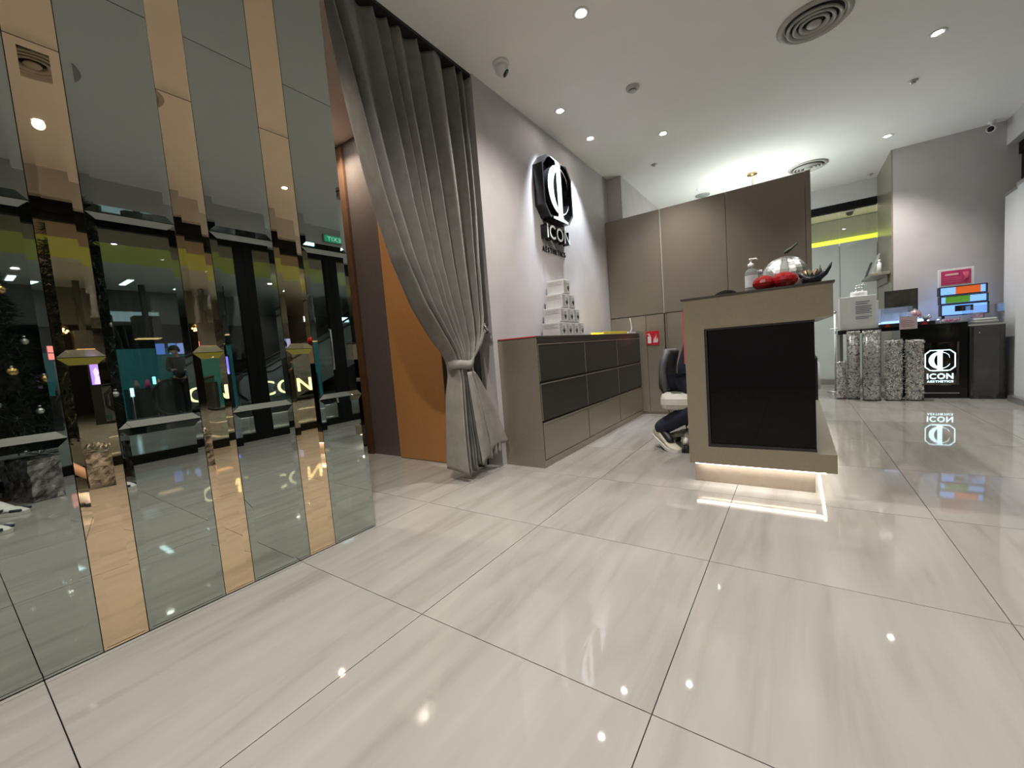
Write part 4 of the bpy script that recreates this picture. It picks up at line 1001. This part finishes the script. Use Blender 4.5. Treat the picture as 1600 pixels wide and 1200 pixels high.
# ------------------------------------------------------------------ Christmas tree and gifts near the shop window
TX, TY = 1.58, .16
t = thing('christmas_tree', 'dark Christmas tree reflected at the left edge of the mirrors', 'tree', (TX, TY, 0))
MB().lathe([(.16, .001), (.17, .02), (.03, .04), (.03, .5), (.02, 2.3)], n=14).build('trunk', M_brown, t)
b = MB()
def tr_r(z): return .50 * (1 - (max(z, .55) - .55) / 2.15) ** .62
for k in range(1900):
    z = .42 + 2.2 * random.random() ** 1.25; a = random.uniform(0, 2 * PI); R = tr_r(z) * random.uniform(.62, 1.0)
    p = Vector((R * math.cos(a), R * math.sin(a), z)); d = Vector((math.cos(a), math.sin(a), random.uniform(-.45, .25))).normalized()
    for q in range(5):
        dd = (d + Vector((random.uniform(-.7, .7), random.uniform(-.7, .7), random.uniform(-.6, .6)))).normalized() * random.uniform(.05, .095)
        s_ = dd.cross(Vector((.3, .2, 1))).normalized() * .006; u_ = dd.cross(s_).normalized() * .005
        b.add([p - dd * .6 - s_, p - dd * .6 + s_, p - dd * .6 + u_, p + dd], [(0, 2, 1), (0, 1, 3), (1, 2, 3), (2, 0, 3)])
tag(b.build('needles', mat('dark_needles', (.012, .022, .014), .6, var=.4), t), kind='stuff')
MB().lathe([(.30, .45), (.36, .6), (.28, 1.2), (.17, 1.9), (.0001, 2.5)], n=14, cap=False).build('dark_core', mat('tree_core', (.004, .006, .004), .9), t)
MB().prism([((.09 if k % 2 == 0 else .038) * math.sin(k * PI / 5), (.09 if k % 2 == 0 else .038) * math.cos(k * PI / 5)) for k in range(10)], lambda u, v, d: (d, u, 2.62 + v), -.012, .012).build('star', M_gold, t)
bl = [((-.45, .30), 1.05, M_gold, 'gold'), ((-.22, .42), 1.30, M_silver, 'silver'), ((-.42, .12), .80, M_silver, 'silver'), ((-.12, .45), .98, M_gold, 'gold'), ((-.30, .22), 1.62, M_silver, 'silver'), ((-.46, -.05), 1.18, M_gold, 'gold'), ((-.32, .34), .72, M_silver, 'silver'), ((-.20, .32), 1.72, M_gold, 'gold'), ((-.40, .22), 1.42, M_silver, 'silver')]
bp = ['low on the tree front', 'on the right of the tree', 'low in front', 'low on the right side', 'high on the tree', 'left of the tree front', 'near the gifts', 'highest on the right', 'in mid height']
for (dx, dy), z, m_, cn in bl:
    s_ = tr_r(z) * 1.02 / math.hypot(dx, dy)
    c = thing('bauble', f'{cn} Christmas bauble {bp[bl.index(((dx, dy), z, m_, cn))]}', 'bauble', (TX + dx * s_, TY + dy * s_, z), 0, 'baubles on the Christmas tree')
    MB().ball((0, 0, 0), .036 if cn == 'gold' else .026, 16).build('ball', m_, c); MB().lathe([(.010, .034), (.010, .045), (.0001, .047)], n=10).build('cap', M_silver, c)
M_cello = mat('silver_cellophane', (.42, .42, .42), .12, metal=.9, var=.7, scale=14, bump=1.0)
def gift(x, y, w, d, h, rz, m_, label):
    g_ = thing('wrapped_gift', label, 'gift', (x, y, 0), rz, 'wrapped gifts under the tree')
    bm = bmesh.new(); bmesh.ops.create_cube(bm, size=1); bmesh.ops.subdivide_edges(bm, edges=bm.edges, cuts=7, use_grid_fill=True)
    for v in bm.verts:
        p = Vector((v.co.x * w, v.co.y * d, (v.co.z + .5) * h)); nz = noise.noise_vector(p * 22) * .012; nz.z = abs(nz.z) if v.co.z < -.49 else nz.z; v.co = p + nz
        v.co.z = max(v.co.z, .001)
    me = bpy.data.meshes.new('wrap'); bm.to_mesh(me); bm.free(); me.materials.append(m_); o = bpy.data.objects.new('wrap', me); COL.objects.link(o); o.parent = g_
    MB().box(-w * .52, w * .52, -.012, .012, h + .012, h + .016).box(-.012, .012, -d * .52, d * .52, h + .0165, h + .020).build('ribbon', M_silver, g_)
    bo = MB()
    for k in range(5): a = k * 1.26; bo.tube([(0, 0, h + .02), (.04 * math.cos(a), .04 * math.sin(a), h + .07), (.07 * math.cos(a), .07 * math.sin(a), h + .03)], [.006, .012, .004], 6)
    bo.build('bow', M_silver, g_)
gift(1.24, .86, .22, .26, .30, .2, M_cello, 'brownish foil gift box standing right of the Christmas tree')
gift(1.40, .50, .42, .36, .34, -.3, M_cello, 'crumpled silver cellophane gift in front of the tree')
gift(1.76, .86, .28, .24, .26, .3, M_blackm, 'black gift box under the right side of the tree')

# seated visitor whose shoes show in the mirror, on a bench behind the camera
t = thing('bench', 'black upholstered bench behind the camera', 'bench', (1.25, -1.02, 0), .35)
bx(-.45, .45, -.22, .22, .36, .46, bev=.03).build('seat', M_blackm, t)
for sx in (-.38, .38):
    for sy in (-.16, .16): MB().tube([(sx, sy, .001), (sx, sy, .37)], .018).build('leg', M_chrome, t)
hx, hy = 1.22, -.98
J = dict(pelvis=(hx, hy, .57), chest=(hx - .0, hy - .04, .93), neck=(hx - .02, hy - .03, 1.12), head=(hx - .03, hy, 1.25), gaze=(hx - .8, hy + .8, 1.1),
  shoulder_l=(hx - .15, hy - .08, 1.04), elbow_l=(hx - .18, hy + .10, .80), wrist_l=(hx - .08, hy + .30, .72), hand_l=(hx - .05, hy + .38, .70),
  shoulder_r=(hx + .15, hy + .02, 1.04), elbow_r=(hx + .20, hy + .18, .80), wrist_r=(hx + .08, hy + .34, .72), hand_r=(hx + .05, hy + .42, .70),
  hip_l=(hx - .09, hy + .02, .55), knee_l=(.72, -.50, .57), ankle_l=(.50, .02, .085), toe_l=(.32, .19, .02),
  hip_r=(hx + .09, hy + .05, .55), knee_r=(1.22, -.42, .57), ankle_r=(1.02, .13, .085), toe_r=(.83, .31, .02))
person('person', 'seated person whose white and dark trainers show low in the left mirror', J, M_blackm, mat('dark_denim', (.03, .035, .05), .8), mat('white_trainer', (.72, .71, .68), .45), shoe_trim=mat('navy_panel', (.012, .025, .04), .5), bare=True)

# ------------------------------------------------------------------ the mall outside
M_mfloor = mat('mall_floor_stone', (.45, .43, .40), .14, var=.12, scale=2)
mf = setting(bx(2.121, 15, -6, 16, -.06, -.002).build('mall_floor', M_mfloor), 'dark polished mall floor outside the shop')
setting(bx(-6, 2.12, 8.11, 16, -.06, -.002).build('mall_floor_back', M_mfloor), 'mall floor beyond the back window')
M_mceil = mat('mall_ceiling_paint', (.62, .60, .56), .9, var=.03)
setting(bx(3.5, 15, -6, 16, 3.2, 3.3).build('mall_ceiling', M_mceil), 'plain mall ceiling outside')
setting(bx(-6, 3.5, 8.12, 16, 3.0, 3.1).build('mall_ceiling_back', mat('mall_ceiling_beige', (.66, .60, .54), .9)), 'beige mall ceiling beyond the back window')
setting(bx(2.2, 3.5, -6, 8.12, 2.72, 3.3).build('mall_soffit', mat('soffit_brown', (.40, .27, .17), .7)), 'brown soffit outside the shop front')
setting(bx(14, 14.2, -6, 16, 0, 3.3).build('mall_wall_far', mat('mall_dark_wall', (.05, .055, .06), .7)), 'dark far wall of the mall')
setting(bx(-6, 15, 15, 15.2, 0, 3.3).build('mall_wall_back', mat('mall_grey_wall', (.26, .27, .27), .7)), 'grey mall wall beyond the back window')
setting(bx(2.2, 15, -6.2, -6, 0, 3.3).build('mall_wall_near', MATS['mall_dark_wall']), 'dark mall wall at the near end')
# lime cove light, and a glow sheet for the cove-lit ceiling
t = thing('lime_cove', 'lime green cove light seen through the back window', 'light', (0, 0, 0))
bx(-5, 5, 10.55, 10.62, 2.50, 2.60).build('led_band', M_lime, t); bx(-5, 5, 10.62, 10.9, 2.49, 2.99).build('cove_board', mat('cove_paint', (.5, .5, .44), .8), t)
bx(-5, 5, 10.45, 10.62, 2.46, 2.495).build('ledge', MATS['cove_paint'], t)
t = thing('lime_cove', 'lime glow sheet standing in for cove light on the mall ceiling, seen in the mirrors', 'light', (0, 0, 0))
bx(4.8, 6.7, -5, 15, 3.16, 3.199).build('cove_glow_sheet', glow('lime_ceiling_glow', (.40, .40, .06), .10), t)  # dim glowing sheet stands in for cove light falling on the ceiling
for k, (x, y, L, lab) in enumerate(((8.6, 2.85, .75, 'long cool tube light on the mall ceiling'), (8.9, 3.9, .5, 'shorter cool tube light on the mall ceiling'), (9.0, 1.2, .6, 'cool tube light behind the Christmas tree'))):
    t = thing('tube_light', lab, 'light', (x, y, 3.2), 0, 'cool tube lights in the mall')
    bx(-L / 2, L / 2, -.07, .07, -.05, -.001).build('housing', M_white, t); bx(-L / 2 + .02, L / 2 - .02, -.05, .05, -.056, -.050).build('diffuser', glow('cool_tube', (.70, .92, 1.0), 5), t)
for k, (y, lab) in enumerate(((7.33, 'left cool square ceiling lamp by the escalator'), (8.55, 'right cool square ceiling lamp by the escalator'))):
    t = thing('panel_lamp', lab, 'light', (9, y, 2.35), 0, 'square lamps by the escalator'); bx(-.05, .05, -.30, .10, 0, .20, bev=.01).build('housing', M_alu, t); bx(-.056, -.0505, -.28, .08, .02, .18).build('diffuser', glow('cool_panel', (.55, .85, 1.0), 4), t)
    MB().tube([(0, -.1, .2), (0, -.1, .85)], .01).build('rod', M_alu, t)
setting(bx(10.0, 10.3, -6, 6.2, 2.35, 3.2).build('mall_beam', mat('beam_grey', (.20, .19, .18), .7)), 'grey beam above the shops opposite')
t = thing('backlit_panel', 'pale blue backlit panel above the shops opposite', 'light', (0, 0, 0)); bx(9.95, 9.999, 2.75, 3.7, 2.42, 2.66).build('panel', glow('pale_blue_panel', (.25, .32, .35), .7), t); bx(9.97, 9.999, 2.72, 3.73, 2.40, 2.68).build('frame', M_alu, t)
for k, (y0, y1, z0, z1, lab) in enumerate(((2.98, 3.46, 1.92, 2.45, 'dark hanging bulkhead with warm underlight, in the middle'), (4.22, 4.63, 1.69, 2.30, 'dark hanging bulkhead right of the pink shop'), (1.95, 2.28, 1.70, 2.1, 'dark hanging bulkhead with gold letters'), (2.30, 2.60, 1.95, 2.45, 'narrow dark hanging bulkhead left of the teal shop'))):
    t = thing('hanging_bulkhead', lab, 'bulkhead', (8.95, 0, 0), 0, 'hanging bulkheads of the shops opposite')
    bx(0, .35, y0, y1, z0, z1).build('box', mat('bulkhead_dark', (.06, .055, .05), .6), t); bx(.02, .33, y0 + .02, y1 - .02, z0 - .015, z0).build('underlight', glow('warm_under', (1.0, .62, .30), .9), t); bx(.1, .2, (y0 + y1) / 2 - .05, (y0 + y1) / 2 + .05, z1, 3.199).build('hanger', MATS['bulkhead_dark'], t)
    if k == 2: lettering('MIV', .26, .09, .01, (8.949, 2.25, 1.74), (0, -1, 0), (0, 0, 1), (-1, 0, 0), mat('gold_letter', (.5, .4, .22), .4, metal=.6, emit=(.5, .4, .22), es=.15), t)
# teal shop
t = thing('teal_kiosk', 'teal walled food kiosk opposite, seen in the mirrors', 'kiosk', (0, 0, 0))
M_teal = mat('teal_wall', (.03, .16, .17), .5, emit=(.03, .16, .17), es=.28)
bx(10.4, 10.5, 2.5, 5.2, .001, 1.75).build('back_wall', M_teal, t); bx(9.5, 10.4, 2.5, 2.58, .001, 1.7).build('side_wall', M_teal, t)
bx(9.3, 9.7, 2.75, 4.6, .001, .72).build('counter', mat('kiosk_counter', (.03, .032, .035), .3), t)
for k, (y, w) in enumerate(((3.55, .20), (3.80, .18), (4.02, .26))):
    f_ = bx(9.62, 9.64, y - w / 2, y + w / 2, 1.52, 1.84).build('menu_screen', mat('menu_frame', (.02, .02, .02), .4), t)
    bx(9.612, 9.619, y - w / 2 + .01, y + w / 2 - .01, 1.54, 1.82).build('screen_face', glow('menu_blue%d' % k, ((.10, .20, .65), (.16, .30, .80), (.30, .36, .85))[k], .9), f_)
for k in range(7):
    MB().lathe([(.0001, .72), (.05, .72), (.06, .80), (.03, .92), (.0001, .93)], (9.5, 2.95 + k * .22, 0), 10, cap=False).build('display_jar', [M_offw, M_pink, M_copper, M_silver][k % 4], t)
t = thing('cyan_neon', 'upright cyan neon sign beside the kiosk', 'sign', (0, 0, 0)); bx(8.99, 9.02, 3.13, 3.23, .78, 1.0).build('board', M_blackm, t); bx(8.982, 8.989, 3.15, 3.21, .80, .98).build('glow', glow('cyan_neon', (.25, .95, 1.0), 3), t); bx(9.0, 9.01, 3.17, 3.19, .001, .78).build('post', M_alu, t)
t = thing('cyan_lamp', 'low pale cyan lamp at the kiosk counter', 'lamp', (9.0, 2.75, 0)); bx(-.02, .02, -.03, .03, .55, .75).build('glow', glow('pale_cyan', (.6, .85, 1.0), 2.2), t); MB().tube([(0, 0, .001), (0, 0, .55)], .012).build('post', M_alu, t)
t = thing('pink_lightbox', 'pink lit panel of the shop beside the kiosk', 'sign', (0, 0, 0)); bx(9.02, 9.06, 4.02, 4.22, 1.50, 1.84).build('box', M_blackm, t); bx(9.01, 9.019, 4.03, 4.21, 1.52, 1.66).build('lower_panel', glow('coral_panel', (1.0, .28, .25), 1.5), t); bx(9.01, 9.019, 4.03, 4.21, 1.68, 1.82).build('upper_panel', MATS['coral_panel'], t); bx(9.03, 9.05, 4.10, 4.14, .001, 1.50).build('post', M_alu, t)
t = thing('purple_poster', 'purple lit advertising poster opposite, beside the tree', 'poster', (0, 0, 0)); bx(8.99, 9.05, 2.08, 2.32, .001, 1.40).build('cabinet', M_blackm, t); bx(8.98, 8.989, 2.11, 2.29, .90, 1.36).build('poster_face', glow('violet_poster', (.28, .20, .95), 1.6), t)
MB().prism([(2.15, .91), (2.28, .91), (2.25, 1.05), (2.22, 1.10), (2.25, 1.18), (2.20, 1.28), (2.15, 1.20), (2.17, 1.08)], lambda u, v, d: (8.979 - d, u, v), 0, .004).build('printed_figure', glow('lilac_print', (.55, .40, 1.0), 2.0), t)
t = thing('chandelier', 'warm glittering chandelier in a shop opposite', 'chandelier', (9.0, 1.75, 2.15))
MB().tube([(0, 0, .08), (0, 0, 1.05)], .008).build('rod', M_gold, t); MB().lathe([(.05, .08), (.14, .02), (.14, 0), (.04, .05)], n=16).build('crown', M_gold, t)
for k in range(14): a = k * 2.4; rr = .04 + .008 * k; MB().ball((rr * math.cos(a), rr * math.sin(a), -.02 - .012 * k % .1), .022, 8).build('bulb', glow('warm_bulb', (1.0, .72, .38), 4), t)
# standing shopper
J = dict(pelvis=(8.75, 3.62, .92), chest=(8.75, 3.62, 1.26), neck=(8.74, 3.60, 1.45), head=(8.71, 3.57, 1.57), gaze=(8.2, 3.2, 1.3),
  shoulder_l=(8.75, 3.45, 1.38), elbow_l=(8.70, 3.40, 1.12), wrist_l=(8.58, 3.44, 1.10), hand_l=(8.50, 3.46, 1.12), shoulder_r=(8.75, 3.79, 1.38), elbow_r=(8.72, 3.83, 1.12), wrist_r=(8.60, 3.74, 1.08), hand_r=(8.52, 3.70, 1.10),
  hip_l=(8.75, 3.53, .88), knee_l=(8.74, 3.52, .48), ankle_l=(8.77, 3.52, .085), toe_l=(8.60, 3.48, .02), hip_r=(8.75, 3.71, .88), knee_r=(8.74, 3.72, .48), ankle_r=(8.77, 3.72, .085), toe_r=(8.60, 3.74, .02))
person('person', 'dark clothed shopper standing before the teal kiosk in the mall', J, M_blackm, M_blackm, M_blackm)
# escalators
def escalator(y0, y1, z1, x, label):
    t = thing('escalator', label, 'escalator', (x, 0, 0), 0, 'mall escalators'); L = y1 - y0
    MB().prism([(y0 - .5, -.0), (y0 + .3, 0), (y1 + .3, z1 - .45), (y1 + .3, z1), (y1, z1), (y0, .12), (y0 - .5, .12)], lambda u, v, d: (d, u, v), 0, .9).build('truss', mat('escalator_clad', (.22, .235, .24), .3, metal=.5), t)
    for xx in (.02, .86):
        MB().prism([(y0 - .4, .12), (y0, .12), (y1, z1), (y1, z1 + .75), (y0, .85), (y0 - .4, .82)], lambda u, v, d: (d, u, v), xx, xx + .015).build('glass_balustrade', M_acry_m, t)
        MB().tube([(xx + .008, y0 - .35, .15), (xx + .008, y0 - .55, .35), (xx + .008, y0 - .55, .65), (xx + .008, y0 - .35, .86), (xx + .008, y0, .90), (xx + .008, y1, z1 + .80)], .035, 8).build('handrail', M_blackm, t)
    n = int(L / .35)
    for k in range(n):
        f_ = (k + .5) / n; bx(.06, .84, y0 + L * f_ - .12, y0 + L * f_ + .2, .12 + (z1 - .12) * f_, .15 + (z1 - .12) * f_ + .05).build('step', M_alu, t)
escalator(5.3, 9.6, 2.3, 7.6, 'rising escalator with glass sides, nearer the shop')
escalator(5.6, 10.4, 2.5, 9.4, 'farther rising escalator with glass sides')
t = thing('balustrade', 'low black rail with round glass end before the kiosk', 'railing', (8.2, 0, 0))
for k, y in enumerate((3.3, 4.15)):
    MB().tube([(0, y + .42 * math.cos(a), .46 + .42 * math.sin(a)) for a in [PI * .5 + PI * i / 14 for i in range(15)]] + [(0, y + .5, .04)], .035, 8).build('round_handrail', M_blackm, t)
    MB().prism([(y + .40 * math.cos(a), .46 + .40 * math.sin(a)) for a in [PI * .5 + PI * i / 14 for i in range(15)]], lambda u, v, d: (d, u, v), -.008, .008).build('glass_end', M_smoke, t)
# mall lamps: ceiling spots that light the mall
for k, (x, y, w, lab) in enumerate(((5.2, 2.0, 110, 'round mall downlight near the shop front'), (7.6, 5.5, 160, 'round mall downlight above the escalators'), (8.2, 1.2, 110, 'round mall downlight by the shops opposite'), (5.5, 7.5, 130, 'round mall downlight at the far end'))):
    t = thing('mall_downlight', lab, 'downlight', (x, y, 3.155 if 4.8 < x < 6.7 else 3.2), 0, 'mall downlights')
    MB().lathe([(.05, -.001), (.08, -.001), (.08, -.006), (.05, -.006)], n=24, cap=False).build('trim_ring', M_white, t); MB().lathe([(.05, -.002), (.05, -.004), (.0001, -.004)], n=20).build('lens', M_lamp, t)
    spot(0, 0, -.03, w, math.radians(130), .9, (.92, .97, 1.0), t)
for k, (x, y, lab) in enumerate(((.55, 9.6, 'mall downlight beyond the back window'), (-.9, 9.4, 'second mall downlight beyond the back window'))):
    t = thing('mall_downlight', lab, 'downlight', (x, y, 3.0), 0, 'mall downlights')
    MB().lathe([(.04, -.001), (.06, -.001), (.06, -.006), (.04, -.006)], n=24, cap=False).build('trim_ring', M_white, t); MB().lathe([(.04, -.002), (.04, -.004), (.0001, -.004)], n=20).build('lens', M_lamp, t)
    spot(0, 0, -.03, 300, math.radians(140), .9, (1, .96, .9), t)
t = thing('ceiling_speaker', 'dark round ceiling grille beyond the back window', 'vent', (.75, 9.3, 3.0)); MB().lathe([(.13, 0), (.13, -.008), (.10, -.02), (.0001, -.02)], n=28).build('grille', mat('speaker_grey', (.14, .12, .10), .6), t); MB().lathe([(.132, -.001), (.15, -.001), (.15, -.006), (.132, -.006)], n=28, cap=False).build('rim', M_offw, t)
t = thing('mall_dome_camera', 'dark dome camera on the mall ceiling beyond the back window', 'camera', (.85, 10.0, 3.0)); MB().lathe([(.08, 0), (.08, -.03), (.06, -.04)], n=22).build('base', M_offw, t); MB().ball((0, 0, -.05), .055, 16).build('dome', M_black, t)
